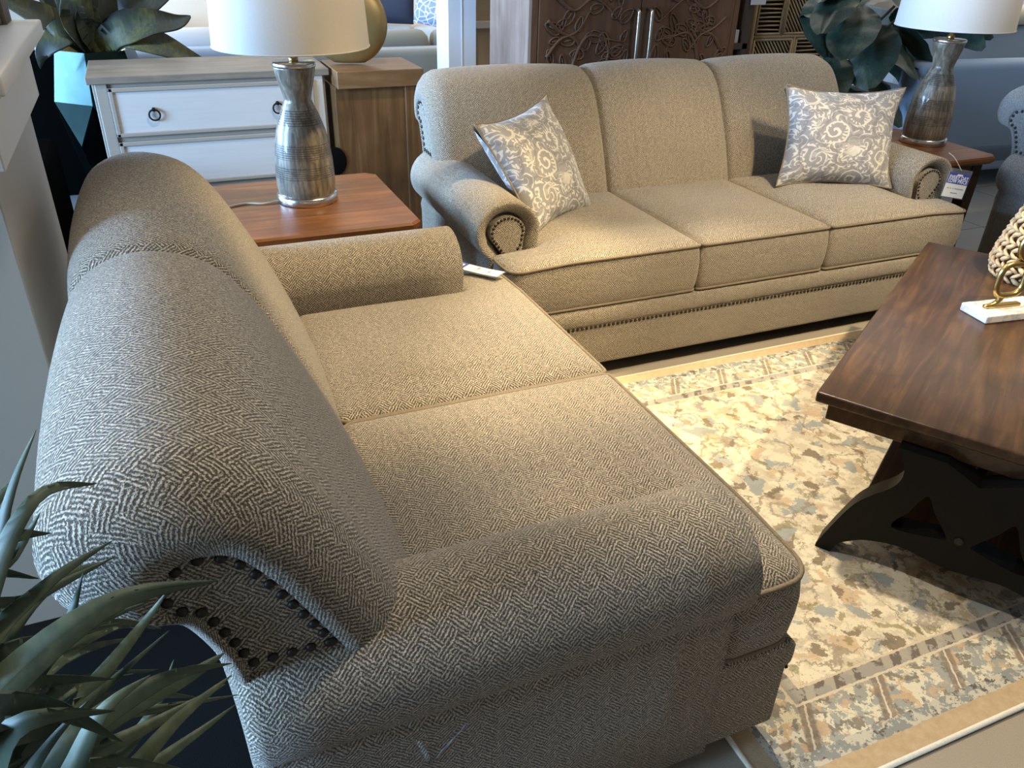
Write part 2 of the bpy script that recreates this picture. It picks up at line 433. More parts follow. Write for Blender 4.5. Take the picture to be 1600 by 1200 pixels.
# ------------------------------------------------------------------ throw pillows
def paisley():
    g = G('paisley_tapestry'); uv = g.coord('UV')
    w = g.V('ADD', uv, g.V('SCALE', g.V('SUBTRACT', g.noise(uv, 9, 2, color=True), (.5, .5, .5)), .065))
    def layer(scale, turns, off):
        v = g.mapv(w, (1, 1, 1), (0, 0, .5), off); p = g.vor(v, scale, 'F1', 2)
        d = g.V('SUBTRACT', v, p) if False else None
        nd = g.n('ShaderNodeTexVoronoi', feature='F1'); g.put(nd.inputs['Vector'], v); nd.inputs['Scale'].default_value = scale
        dv = g.V('SUBTRACT', v, nd.outputs['Position']); x, y, _ = g.sep(dv)
        ang = g.M('ARCTAN2', y, x); dist = g.M('MULTIPLY', nd.outputs['Distance'], 1.0)
        return nd, ang, dist
    nd, ang, dist = layer(3.7, 1, (0, 0, 0))
    sp = g.M('SINE', g.M('ADD', g.M('MULTIPLY', dist, 15), g.M('MULTIPLY', ang, .5))); spl = g.step(g.M('ABSOLUTE', sp), .55, .25)
    nd2, ang2, dist2 = layer(7.6, 1, (.3, .1, 0))
    sp2 = g.M('SINE', g.M('ADD', g.M('MULTIPLY', dist2, 9), g.M('MULTIPLY', ang2, 1.5))); sp2l = g.step(g.M('ABSOLUTE', sp2), .5, .2)
    edge = g.vor(g.mapv(w, (1, 1, 1), (0, 0, .5)), 3.7, 'DISTANCE_TO_EDGE'); e1 = g.step(edge, .05, .02); e2 = g.M('MULTIPLY', g.step(edge, .10, .125), g.step(edge, .20, .17))
    scal = g.M('MULTIPLY', e2, g.step(g.M('SINE', g.M('MULTIPLY', ang, 16)), -.3, .3))
    inner = g.step(dist, .55, .40)
    lines = g.n('ShaderNodeMix', data_type='FLOAT'); g.put(lines.inputs[0], inner); g.put(lines.inputs[2], sp2l); g.put(lines.inputs[3], spl)
    L = g.M('MINIMUM', g.M('ADD', g.M('MAXIMUM', lines.outputs[0], scal), 0), 1)
    grain = g.noise(uv, 260, 2); base = g.mix(g.noise(uv, 4, 2), (.20, .20, .215), (.30, .285, .265))
    col = g.mix(L, base, (.56, .52, .45)); col = g.mix(g.M('MULTIPLY', e1, .6), col, (.16, .155, .16))
    col = g.mix(.5, col, g.mix(grain, (.65, .65, .65), (1.35, 1.35, 1.35)), 'MULTIPLY')
    g.set(Base_Color=col, Roughness=.85, Sheen_Weight=.2); g.bump(g.M('ADD', L, grain), .35, .0015); return g.m
PAIS = paisley()
def pillow(name, label, corners, thick, toward):
    """corners BL, BR, TR, TL in world; a plump square pillow with drawn-out corners"""
    BL, BR, TR, TL = [Vector(c) for c in corners]; c = (BL + BR + TR + TL) / 4
    X = ((BR - BL) + (TR - TL)) / 2; Y = ((TL - BL) + (TR - BR)) / 2; N = X.cross(Y).normalized()
    if N.dot(Vector(toward)) < 0: N.negate()
    root = thing(name, label, 'pillow', tuple(c), 0, 'paisley throw pillows'); mb = MB(); n = 24
    def P(a, b, side):
        u = 2 * a - 1; v = 2 * b - 1
        pu = u * (1 - .135 * (1 - v * v) * (abs(u) ** 2)) * 1.03; pv = v * (1 - .135 * (1 - u * u) * (abs(v) ** 2)) * 1.03
        base = X * pu / 2 + Y * pv / 2 + N * side * .012 * (abs(u * v) ** 3)
        base += ((TR - BR) - (TL - BL)) * .25 * u * v
        h = max(0, (1 - abs(u) ** 2.6) * (1 - abs(v) ** 2.6)) ** .55
        rip = .006 * math.sin(u * 9 + v * 4) * h * (1 - h)
        return base + N * side * (thick * h + rip * 4)
    for side in (1, -1):
        vs = [P(i / n, j / n, side) for j in range(n + 1) for i in range(n + 1)]; fs = []; uvs = []
        for j in range(n):
            for i in range(n):
                f = [j * (n + 1) + i, j * (n + 1) + i + 1, (j + 1) * (n + 1) + i + 1, (j + 1) * (n + 1) + i]
                fs.append(f); uvs.append([((q % (n + 1)) / n + (0 if side > 0 else 3), (q // (n + 1)) / n) for q in f])
        mb.add(vs, fs, uvs)
    o = mb.build('pillow_cover', PAIS, root)
    bm = bmesh.new(); bm.from_mesh(o.data); bmesh.ops.remove_doubles(bm, verts=bm.verts[:], dist=.0005); bmesh.ops.recalc_face_normals(bm, faces=bm.faces[:]); bm.to_mesh(o.data); bm.free()
    for p in o.data.polygons: p.use_smooth = True
    path = [P(i / n, 0, 1) for i in range(n)] + [P(1, i / n, 1) for i in range(n)] + [P(1 - i / n, 1, 1) for i in range(n)] + [P(0, 1 - i / n, 1) for i in range(n)]
    mb = MB(); mb.tube(path, .0045, 6, True); mb.build('piping', PIPE, root)
    return root
pillow('throw_pillow', 'paisley throw pillow leaning against the left arm of the sofa', [(1.20, 2.575, .505), (1.545, 2.775, .50), (1.415, 2.99, .905), (1.045, 2.79, .855)], .088, (.4, -.8, .2))
pillow('throw_pillow', 'paisley throw pillow facing forward in the right corner of the sofa', [(2.455, 2.765, .52), (2.93, 2.59, .515), (3.10, 2.80, .885), (2.555, 2.93, .90)], .095, (0, -1, .3))

# ------------------------------------------------------------------ price tags
PAPER = plain('tag_paper', (.80, .80, .78), .5, var=.03); BLUE = plain('tag_blue', (.06, .07, .33), .45, var=.1)
INK = plain('tag_ink', (.30, .30, .32), .6); CLEAR = G('clear_sleeve').set(Base_Color=(.9, .92, .93), Roughness=.08, Transmission_Weight=.85, IOR=1.3, Alpha=.35).m
WHITEI = plain('white_ink', (.82, .82, .84), .5, var=.02); STRING = plain('tag_string', (.45, .40, .32), .8)
def text(body, size, mat, parent, M4, name='lettering'):
    cu = bpy.data.curves.new(name, 'FONT'); cu.body = body; cu.size = size; cu.align_x = 'CENTER'; cu.align_y = 'CENTER'; cu.extrude = .0003; cu.space_character = 1.05; cu.offset = size * .018
    o = bpy.data.objects.new(name, cu); COL.objects.link(o); bpy.context.view_layer.update()
    me = bpy.data.meshes.new_from_object(o.evaluated_get(bpy.context.evaluated_depsgraph_get())); bpy.data.objects.remove(o)
    me.materials.clear(); me.materials.append(mat); o = bpy.data.objects.new(name, me); COL.objects.link(o); o.parent = parent; o.matrix_local = M4; return o
def price_tag(name, label, BL, BR, TL, bow=0.0, words=True, blue=.45, string=None):
    BL, BR, TL = Vector(BL), Vector(BR), Vector(TL); X = BR - BL; Y = TL - BL; w = X.length; h = Y.length
    ux = X.normalized(); uy = (Y - ux * Y.dot(ux)).normalized(); uz = ux.cross(uy)
    root = thing(name, label, 'price tag', tuple(BL), 0, 'price tags')
    def F(a, b, d): return ux * a + uy * b + uz * (d + bow * 4 * (b / h) * (1 - b / h))
    def sheet(nm, a0, a1, b0, b1, d0, d1, mat):
        n = 8; mb = MB(); rings = []
        for k in range(n + 1):
            b = b0 + (b1 - b0) * k / n; rings.append([F(a0, b, d0), F(a1, b, d0), F(a1, b, d1), F(a0, b, d1)])
        mb.loft(rings, True, True, True); mb.sm = [False] * len(mb.sm); return mb.build(nm, mat, root)
    sheet('sleeve', -.006, w + .006, -.004, h * 1.16, -.001, .0, CLEAR)
    sheet('card', 0, w, 0, h, .0006, .0014, PAPER)
    sheet('blue_header', 0, w, h * (1 - blue), h, .0012, .0019, BLUE)
    mb = MB()
    for (a0, a1, b) in ((.12, .2, .36), (.26, .32, .36), (.38, .44, .36), (.48, .9, .36), (.35, .68, .18)):
        pts = [F(w * a0, h * (b - .02), .0015), F(w * a1, h * (b - .02), .0015), F(w * a1, h * (b + .02), .0015), F(w * a0, h * (b + .02), .0015)]
        mb.add(pts, [[0, 1, 2, 3]], None, False)
    mb.build('print_lines', INK, root)
    if words:
        for txt, b, sz in (('EVERY DAY', .80, .17), ('LOW PRICE', .655, .17)):
            R = Matrix((ux, uy, uz)).transposed().to_4x4(); R.translation = F(w * .5, h * b, .0021); text(txt, w * sz, WHITEI, root, R)
        mb = MB(); pts = [F(w * a, h * b, .0021) for a, b in ((.36, .885), (.62, .885), (.66, .95), (.40, .95))]; mb.add(pts, [[0, 1, 2, 3]], None, False); mb.build('emblem', WHITEI, root)
    else:
        mb = MB()
        for k in range(3):
            b0 = h * (1 - blue + .04 + .115 * k); pts = [F(w * .2, b0, .0021), F(w * .8, b0, .0021), F(w * .8, b0 + h * .075, .0021), F(w * .2, b0 + h * .075, .0021)]
            mb.add(pts, [[0, 1, 2, 3]], None, False)
        mb.build('white_print', WHITEI, root)
    if string:
        mb = MB(); mb.tube(smoothpts([F(w * .5, h * 1.1, .001)] + [Vector(p) - BL for p in string], 5), .0016, 6); mb.build('string', STRING, root)
    return root
price_tag('price_tag', 'blue and white price tag hanging on the right arm of the sofa', (3.115, 2.462, .498), (3.238, 2.452, .474), (3.143, 2.468, .60), string=[(3.17, 2.49, .65), (3.16, 2.52, .668)])
price_tag('price_tag', 'bent price tag lying on the far end of the loveseat seat', (.905, 2.215, .515), (.945, 2.245, .515), (.79, 2.43, .52), bow=-.006, words=False)

# ------------------------------------------------------------------ rug, floor
def rugmat():
    g = G('oriental_rug'); o = g.coord('Object'); x, y, _ = g.sep(o)
    wv = g.V('ADD', o, g.V('SCALE', g.V('SUBTRACT', g.noise(o, 13, 3, color=True), (.5, .5, .5)), .075))
    jit = g.V('ADD', wv, g.V('SCALE', g.V('SUBTRACT', g.noise(o, 95, 3, .7, color=True), (.5, .5, .5)), .034))
    cream = g.mix(g.noise(o, 3, 3), (.68, .59, .41), (.82, .75, .58))
    cream = g.mix(g.step(g.noise(jit, 24, 2), .45, .6), cream, (.60, .52, .38))
    taupe = (.20, .15, .10); blue = (.27, .31, .31); tan = (.55, .38, .22); olive = (.25, .21, .10); dark = (.10, .085, .07)
    def patch(scale, lo, hi, off): return g.step(g.noise(g.mapv(jit, (1, 1, 1), (0, 0, 0), off), scale, 1.2, .5), lo, hi)
    # field: scrolling vines, palmettes and scattered petals
    nz = g.noise(g.mapv(jit, loc=(3, 1, 0)), 5.5, 1.5, .4)
    vine = g.step(g.M('ABSOLUTE', g.M('SUBTRACT', nz, .5)), .013, .006)
    nz2 = g.noise(g.mapv(jit, loc=(8, 5, 0)), 13, 1.5, .4)
    thin = g.step(g.M('ABSOLUTE', g.M('SUBTRACT', nz2, .48)), .012, .005)
    f = cream
    f = g.mix(g.M('MULTIPLY', patch(16, .60, .635, (1, 4, 0)), .7), f, tan)
    f = g.mix(g.M('MULTIPLY', patch(14, .60, .635, (5, 2, 0)), .8), f, blue)
    f = g.mix(g.M('MULTIPLY', thin, .6), f, (.40, .36, .30))
    f = g.mix(g.M('MULTIPLY', vine, .8), f, (.30, .24, .17))
    f = g.mix(g.M('MULTIPLY', patch(15, .625, .655, (2, 9, 0)), .85), f, taupe)
    f = g.mix(g.M('MULTIPLY', patch(22, .64, .67, (7, 7, 0)), .7), f, olive)
    d = g.vor(jit, 7); rosette = g.M('MULTIPLY', g.step(d, .26, .22), g.step(d, .15, .19)); f = g.mix(g.M('MULTIPLY', rosette, .75), f, (.30, .26, .22))
    f = g.mix(g.M('MULTIPLY', g.step(d, .10, .06), .8), f, blue)
    # border: alternating serrated leaves and flower blocks
    def border(c, along):
        bx = g.M('FRACT', g.M('DIVIDE', along, .21)); ld = g.M('ABSOLUTE', g.M('SUBTRACT', bx, .5))
        b = g.mix(patch(34, .47, .52, (4, 4, 0)), (.66, .60, .44), (.33, .33, .29))
        b = g.mix(g.M('MULTIPLY', patch(42, .57, .61, (6, 1, 0)), .9), b, (.20, .18, .14))
        b = g.mix(g.M('MULTIPLY', patch(30, .58, .62, (1, 8, 0)), .8), b, tan)
        leaf = g.step(ld, .10, .07); b = g.mix(g.M('MULTIPLY', leaf, .75), b, (.21, .16, .11))
        b = g.mix(g.M('MULTIPLY', g.step(ld, .017, .008), .8), b, (.72, .62, .5)); return b
    def guard(al):
        s_ = g.step(g.M('SINE', g.M('MULTIPLY', al, 110)), -.2, .3); q = g.mix(s_, (.17, .14, .115), (.40, .36, .29))
        return g.mix(patch(30, .5, .55, (3, 3, 0)), q, (.34, .32, .28))
    jx, jy, _ = g.sep(g.V('ADD', o, g.V('SCALE', g.V('SUBTRACT', g.noise(o, 90, 2, color=True), (.5, .5, .5)), .008)))
    skew = g.M('ADD', jx, g.M('MULTIPLY', jy, -.55))
    ex = g.M('SUBTRACT', 1.325, g.M('ABSOLUTE', g.M('SUBTRACT', jx, 1.325)))      # distance to the short edges
    ey = g.M('SUBTRACT', .815, g.M('ABSOLUTE', g.M('SUBTRACT', jy, .815)))
    e = g.M('MINIMUM', ex, ey)
    al = g.n('ShaderNodeMix', data_type='FLOAT'); g.put(al.inputs[0], g.M('LESS_THAN', ey, ex)); g.put(al.inputs[2], jy); g.put(al.inputs[3], skew); al = al.outputs[0]
    col = f
    col = g.mix(g.M('LESS_THAN', e, .228), col, (.62, .52, .37)); col = g.mix(g.M('LESS_THAN', e, .222), col, guard(al)); col = g.mix(g.M('LESS_THAN', e, .190), col, (.62, .54, .40))
    col = g.mix(g.M('LESS_THAN', e, .184), col, border(e, al))
    gd = g.mix(patch(46, .48, .54, (2, 2, 0)), (.25, .26, .24), (.52, .48, .38)); gd = g.mix(g.M('MULTIPLY', patch(40, .6, .63, (9, 2, 0)), .9), gd, dark)
    col = g.mix(g.M('LESS_THAN', e, .085), col, gd)
    col = g.mix(g.M('LESS_THAN', e, .052), col, g.mix(g.noise(o, 60, 3), (.40, .28, .15), (.56, .43, .27)))
    pile = g.noise(g.mapv(o, (220, 700, 300)), 1, 2); col = g.mix(.5, col, g.mix(pile, (.72, .72, .72), (1.25, 1.25, 1.25)), 'MULTIPLY')
    g.set(Base_Color=col, Roughness=.95, Sheen_Weight=.1, Specular_IOR_Level=.1); g.bump(pile, .5, .002); return g.m
rug = thing('area_rug', 'cream, taupe and blue floral area rug between the sofas and the coffee table', 'rug', (.885, .645, 0))
mb = MB(); mb.box((0, 0, .0005), (2.65, 1.63, .010), .003); mb.build('rug_pile', rugmat(), rug)
mb = MB(); mb.tube(roundpoly_pts := [(0, 0, .006), (2.65, 0, .006), (2.65, 1.63, .006), (0, 1.63, .006)], .0062, 8, True)
mb = MB()
for a, b in zip(roundpoly_pts, roundpoly_pts[1:] + roundpoly_pts[:1]): mb.tube([a, b], .0062, 8)
mb.build('edge_binding', plain('rug_binding', (.72, .64, .48), .9, var=.2, vs=200), rug)

def carpet():
    g = G('carpet_and_tile'); o = g.coord('Object'); x, y, _ = g.sep(o); n1 = g.noise(o, 500, 2); n2 = g.noise(o, 2, 3)
    c = g.mix(n1, (.26, .22, .165), (.44, .38, .30)); c = g.mix(1, c, g.mix(n2, (.85, .85, .85), (1.1, 1.1, 1.1)), 'MULTIPLY')
    br = g.n('ShaderNodeTexBrick', offset=0); g.put(br.inputs['Vector'], o); br.inputs['Scale'].default_value = 1.6; br.inputs['Mortar Size'].default_value = .006
    br.inputs['Brick Width'].default_value = 1; br.inputs['Row Height'].default_value = 1
    g.put(br.inputs['Color1'], (.22, .23, .23)); g.put(br.inputs['Color2'], (.25, .26, .255)); g.put(br.inputs['Mortar'], (.05, .05, .05))
    tile = g.M('GREATER_THAN', y, 3.6); tile = g.M('MAXIMUM', tile, g.M('MULTIPLY', g.M('GREATER_THAN', x, 3.75), g.M('GREATER_THAN', y, 2.4)))
    floor_shade = g.M('MULTIPLY', g.M('LESS_THAN', x, .05), g.M('LESS_THAN', y, 2.4)); c = g.mix(floor_shade, c, g.mix(n1, (.008, .008, .008), (.016, .015, .014)))  # shade on the floor behind the loveseat, put into the colour
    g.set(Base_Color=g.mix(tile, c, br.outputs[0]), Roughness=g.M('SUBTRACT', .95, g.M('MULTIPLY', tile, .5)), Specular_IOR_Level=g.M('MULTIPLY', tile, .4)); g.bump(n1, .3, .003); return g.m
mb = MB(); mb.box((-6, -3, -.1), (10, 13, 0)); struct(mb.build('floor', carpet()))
WALL = plain('painted_wall', (.52, .47, .40), .7, var=.03)
mb = MB(); mb.box((-6, 13, 0), (10, 13.15, 3.4)); struct(mb.build('wall_back', WALL))
mb = MB(); mb.box((10, -3, 0), (10.15, 13.15, 3.4)); struct(mb.build('wall_right', WALL))
# left wall with a wide storefront window
mb = MB(); mb.box((-6.15, -3, 0), (-6, 13.15, .3)); mb.box((-6.15, -3, 3.0), (-6, 13.15, 3.4)); mb.box((-6.15, -3, .3), (-6, -1.5, 3)); mb.box((-6.15, 11, .3), (-6, 13.15, 3)); struct(mb.build('wall_left', WALL))
WHITE = plain('white_trim', (.72, .69, .64), .45, var=.03)
wf = struct(bpy.data.objects.new('window_1', None)); COL.objects.link(wf); wf.location = (-6.07, 0, 0)
mb = MB()
for y in (-1.5, 1.0, 3.5, 6.0, 8.5, 11.0): mb.box((-.03, y - .04, .3), (.03, y + .04, 3))
mb.box((-.03, -1.5, .3), (.03, 11, .36)); mb.box((-.03, -1.5, 2.94), (.03, 11, 3)); mb.build('window_frame', plain('dark_mullion', (.05, .05, .05), .4), wf)

# ------------------------------------------------------------------ end tables, lamps
ENDW = wood('end_table_walnut', (.080, .026, .006), (.175, .062, .014), (.33, .128, .030), .42, 0, 1.0, .0, planks=.13)
ENDD = plain('end_table_dark', (.055, .028, .014), .45, vs=20)
def end_table(label, lo, hi, h, leg=DARKW):
    t = thing('end_table', label, 'end table', ((lo[0] + hi[0]) / 2, (lo[1] + hi[1]) / 2, 0), 0, 'brown end tables'); w = (hi[0] - lo[0]) / 2; d = (hi[1] - lo[1]) / 2
    mb = MB(); ch = .035
    poly = [(-w + ch, -d), (w - ch, -d), (w, -d + ch), (w, d - ch), (w - ch, d), (-w + ch, d), (-w, d - ch), (-w, -d + ch)]
    def rg(ins, z): return [(a * (1 - ins / w), b * (1 - ins / d), z) for a, b in poly]
    mb.loft([rg(.012, h - .035), rg(.0, h - .022), rg(0, h - .008), rg(.006, h)], True, True, True); mb.sm = [False] * len(mb.sm); mb.build('table_top', ENDW, t)
    mb = MB(); mb.box((-w + .05, -d + .05, h - .15), (w - .05, d - .05, h - .034), .004); mb.build('apron', ENDD, t)
    for sx in (-1, 1):
        for sy in (-1, 1):
            mb = MB(); mb.loft([[(sx * (w - .075) + a * k, sy * (d - .075) + b * k, z) for a, b in ((-.03, -.03), (.03, -.03), (.03, .03), (-.03, .03))] for z, k in ((0, .7), (h - .15, 1), (h - .036, 1))], True, True, True)
            mb.sm = [False] * len(mb.sm); mb.build('leg', leg, t)
    mb = MB(); mb.box((-w + .07, -d + .07, .16), (w - .07, d - .07, .185), .003); mb.build('shelf', ENDD, t)
    return t
end_table('brown wooden end table between the loveseat and the sofa', (.13, 2.565), (.775, 3.235), .60)
end_table('brown wooden end table at the right end of the sofa', (3.21, 2.60), (3.61, 3.22), .60)

def lampwood():
    g = G('lamp_horn_wood'); o = g.coord('Object'); z = g.sep(o)[2]
    s1 = g.noise(g.mapv(o, (60, 60, 9)), 1, 4, .6, .6); blot = g.noise(o, 16, 3)
    c = g.ramp(s1, [(.3, (.065, .052, .038)), (.5, (.15, .125, .095)), (.72, (.33, .285, .22))]); c = g.mix(1, c, g.mix(blot, (.55, .55, .55), (1.35, 1.3, 1.2)), 'MULTIPLY')
    line = g.step(g.M('ABSOLUTE', g.M('SUBTRACT', g.M('FRACT', g.M('DIVIDE', z, .0075)), .5)), .36, .46)
    def band(a, b): return g.M('MULTIPLY', g.M('GREATER_THAN', z, a), g.M('LESS_THAN', z, b))
    bands = g.M('ADD', g.M('ADD', band(.095, .140), band(.165, .215)), band(.275, .325)); k = g.M('MULTIPLY', line, bands)
    wob = g.step(g.noise(o, 60, 3), .45, .6); c = g.mix(g.M('MULTIPLY', bands, g.M('MULTIPLY', wob, .45)), c, (.05, .042, .035))
    g.set(Base_Color=g.mix(g.M('MULTIPLY', k, .9), c, (.02, .018, .015)), Roughness=.38, Coat_Weight=.3); g.bump(g.M('SUBTRACT', g.M('MULTIPLY', s1, .2), k), .6, .003); return g.m
LAMPW = lampwood(); STEEL = plain('brushed_steel', (.62, .60, .56), .22, 1.0, var=.04); GOLD = plain('satin_brass', (.48, .36, .14), .3, 1.0, var=.08)
def linen(name, c):
    g = G(name); uv = g.coord('Object'); n = g.noise(g.mapv(uv, (160, 160, 700)), 1, 2); n2 = g.noise(g.mapv(uv, (600, 600, 90)), 1, 2)
    f = g.M('MULTIPLY', g.M('ADD', n, n2), .5); g.set(Base_Color=g.mix(f, tuple(k * .86 for k in c), tuple(min(1, k * 1.1) for k in c)), Roughness=.9, Sheen_Weight=.2); g.bump(f, .2, .001); return g.m
SHADE = linen('shade_linen', (.52, .49, .45)); BULB = plain('frosted_bulb', (.8, .8, .78), .3, var=.02)
def table_lamp(label, loc):
    t = thing('table_lamp', label, 'lamp', loc, 0, 'matching table lamps')
    mb = MB(); mb.lathe([(.106, 0), (.108, .004), (.108, .026), (.105, .030)], 48); mb.build('base_disc', STEEL, t)
    prof = [(.098, .030), (.1005, .036), (.1035, .06), (.1035, .10), (.101, .15), (.095, .20), (.085, .25), (.072, .29), (.060, .32), (.050, .343), (.0465, .352), (.047, .36), (.0515, .38), (.058, .405), (.0645, .43), (.069, .455), (.070, .462)]
    mb = MB(); mb.lathe(prof, 48); mb.build('lamp_body', LAMPW, t)
    mb = MB(); mb.lathe([(.0715, .461), (.0725, .464), (.0725, .472), (.070, .475)], 48); mb.build('cap_disc', STEEL, t)
    mb = MB(); mb.lathe([(.016, .474), (.016, .49), (.011, .492), (.011, .54)], 20); mb.build('socket', GOLD, t)
    mb = MB(); mb.lathe([(.012, .54), (.014, .56), (.03, .60), (.032, .63), (.022, .66), (.004, .667)], 20); mb.build('bulb', BULB, t)
    mb = MB(); n = 64; rings = []
    for r, z in ((.256, .524), (.253, .524), (.231, .875), (.234, .875)): rings.append([(r * math.cos(2 * PI * k / n), r * math.sin(2 * PI * k / n), z) for k in range(n)])
    rings.append(rings[0]); mb.loft(rings, True); sh = mb.build('lamp_shade', SHADE, t)
    for r, z in ((.2555, .526), (.2335, .873)):
        mb = MB(); mb.tube([(r * math.cos(2 * PI * k / n), r * math.sin(2 * PI * k / n), z) for k in range(n)], .0028, 6, True); mb.build('rim_trim', SHADE, sh)
    mb = MB()
    for k in range(3): a = 2 * PI * k / 3; mb.tube([(.012 * math.cos(a), .012 * math.sin(a), .86), (.233 * math.cos(a), .233 * math.sin(a), .865)], .0025, 6)
    mb.tube([(.03, 0, .50), (.07, 0, .60), (.065, 0, .75), (.0, 0, .865)], .002, 6); mb.tube([(-.03, 0, .50), (-.07, 0, .60), (-.065, 0, .75), (.0, 0, .865)], .002, 6); mb.build('harp', STEEL, t)
    return t
lampL = table_lamp('grey ribbed table lamp with drum shade on the end table between the two sofas', (.452, 2.942, .60))
lampR = table_lamp('grey ribbed table lamp with drum shade behind the right arm of the sofa', (3.465, 2.93, .60))
mb = MB(); mb.tube(smoothpts([(-.10, 0, .006), (-.16, -.01, .004), (-.22, .01, .004), (-.30, -.02, .004)], 6), .0035, 6); mb.build('power_cord', plain('clear_cord', (.55, .5, .4), .3), lampL)

# ------------------------------------------------------------------ coffee table
COFW = wood('coffee_table_walnut', (.026, .012, .005), (.062, .029, .012), (.14, .069, .026), .34, 0, 1.1, .08, planks=.138)
COFB = plain('black_painted_wood', (.0035, .0035, .0035), .55, var=.2, vs=30, Specular_IOR_Level=.2)
ct = thing('coffee_table', 'dark brown coffee table on black scrolled trestle ends, standing on the rug', 'coffee table', (1.437, 1.327, 0), math.atan2(.5336, .8457))
# local: +x along the table, -y across it (towards the camera)
CL, CW = 1.432, .83
mb = MB(); mb.box((0, -CW, .440), (CL, 0, .470), .006); mb.build('table_top', COFW, ct)
mb = MB(); mb.box((.03, -CW + .03, .384), (CL - .03, -.03, .441), .003); mb.build('apron', wood('coffee_apron', (.035, .016, .007), (.07, .033, .013), (.125, .062, .024), .32, 0, 1, .3), ct)
half_out = [(.096, 0), (.136, 0), (.15, .035), (.175, .058), (.215, .082), (.287, .100), (.345, .095), (.415, .086)]
left_up = [(.415, .345), (.335, .384), (.222, .384), (.246, .34), (.250, .30), (.232, .262), (.195, .222), (.160, .175), (.128, .10)]
bot = [(p.x, p.y) for p in smoothpts([Vector((a, b, 0)) for a, b in half_out[1:]], 5)]
cur = [(p.x, p.y) for p in smoothpts([Vector((a, b, 0)) for a, b in left_up[2:] + [(.096, .012)]], 5)]
hole = [(.262, .150), (.376, .168), (.382, .185), (.345, .235), (.322, .275), (.308, .262), (.29, .215)]
hole = [(p.x, p.y) for p in smoothpts([Vector((a, b, 0)) for a, b in hole], 4, True)]
for s0 in (-.012, CL - .055):
    # trestle half polygon built around its opening, then mirrored about the centre line
    bm = bmesh.new()
    def poly(pts): return [bm.verts.new((0, -a, b)) for a, b in pts]
    outer = [(.096, 0)] + bot + left_up[:2] + cur
    ov = poly(outer[:-1] if outer[-1] == outer[0] else outer); hv = poly(hole)
    es = [bm.edges.new((ov[i], ov[(i + 1) % len(ov)])) for i in range(len(ov))] + [bm.edges.new((hv[i], hv[(i + 1) % len(hv)])) for i in range(len(hv))]
    bmesh.ops.triangle_fill(bm, use_beauty=True, use_dissolve=False, edges=es)
    ex = bmesh.ops.duplicate(bm, geom=bm.verts[:] + bm.edges[:] + bm.faces[:])
    for v in [e for e in ex['geom'] if isinstance(e, bmesh.types.BMVert)]: v.co.y = -2 * .415 - v.co.y
    bmesh.ops.remove_doubles(bm, verts=bm.verts[:], dist=.0008)
    ex = bmesh.ops.extrude_face_region(bm, geom=bm.faces[:])
    for v in [e for e in ex['geom'] if isinstance(e, bmesh.types.BMVert)]: v.co.x += .067
    bmesh.ops.recalc_face_normals(bm, faces=bm.faces[:]); bm.verts.index_update()
    mb = MB(); mb.add([v.co + Vector((s0, 0, .010)) for v in bm.verts], [[v.index for v in f.verts] for f in bm.faces], None, False); bm.free()
    tr = mb.build('trestle', COFB, ct)
    mb = MB(); mb.lathe([(.011, 0), (.011, .003), (.007, .004)], 16); mb.build('bolt', NAIL, tr, (s0 if s0 < .5 else s0 + .067, -.415, .190), (0, -PI / 2 if s0 < .5 else PI / 2, 0))
mb = MB(); mb.box((.055, -.665, .105), (CL - .055, -.165, .130), .003); mb.build('shelf', COFW, ct)
mb = MB(); mb.box((.055, -.43, .175), (CL - .055, -.40, .235), .003); mb.build('stretcher', COFB, ct)

# marble and brass ring sculpture
def marble():
    g = G('white_marble'); o = g.coord('Object'); w = g.V('ADD', o, g.V('SCALE', g.noise(o, 12, 4, color=True), .12)); v = g.step(g.M('ABSOLUTE', g.M('SUBTRACT', g.noise(w, 14, 3), .5)), .05, 0)
    g.set(Base_Color=g.mix(g.M('MULTIPLY', v, .5), (.74, .72, .70), (.38, .37, .38)), Roughness=.25); return g.m
sc = thing('ring_sculpture', 'brass ring sculpture on a white marble block on the coffee table', 'sculpture', (2.211, 1.467, .47), math.atan2(-.13, .98))
mb = MB(); mb.box((0, 0, 0), (.24, .11, .026), .004); mb.build('marble_base', marble(), sc)
def rring(cx, cz, hw, hh, r, pw, n=40):
    pts = []
    for k in range(n):
        a = 2 * PI * k / n; c, s_ = math.cos(a), math.sin(a); pts.append((cx + hw * math.copysign(abs(c) ** pw, c), .055, cz + hh * math.copysign(abs(s_) ** pw, s_)))
    m = MB(); m.tube(pts, r, 10, True, 1.0); return m
rring(.105, .115, .050, .052, .0095, .62).build('square_ring', GOLD, sc, rot=(0, 0, 0))
rring(.150, .222, .050, .046, .0095, .9).build('round_ring', GOLD, sc)
rring(.182, .326, .050, .050, .0095, .85).build('round_ring', GOLD, sc)
mb = MB(); mb.tube(smoothpts([(.035, .055, .031), (.058, .055, .034), (.076, .055, .042), (.092, .055, .064)], 6), .0085, 10); mb.box((.045, .045, .026), (.165, .065, .036), .003); mb.build('foot', GOLD, sc)
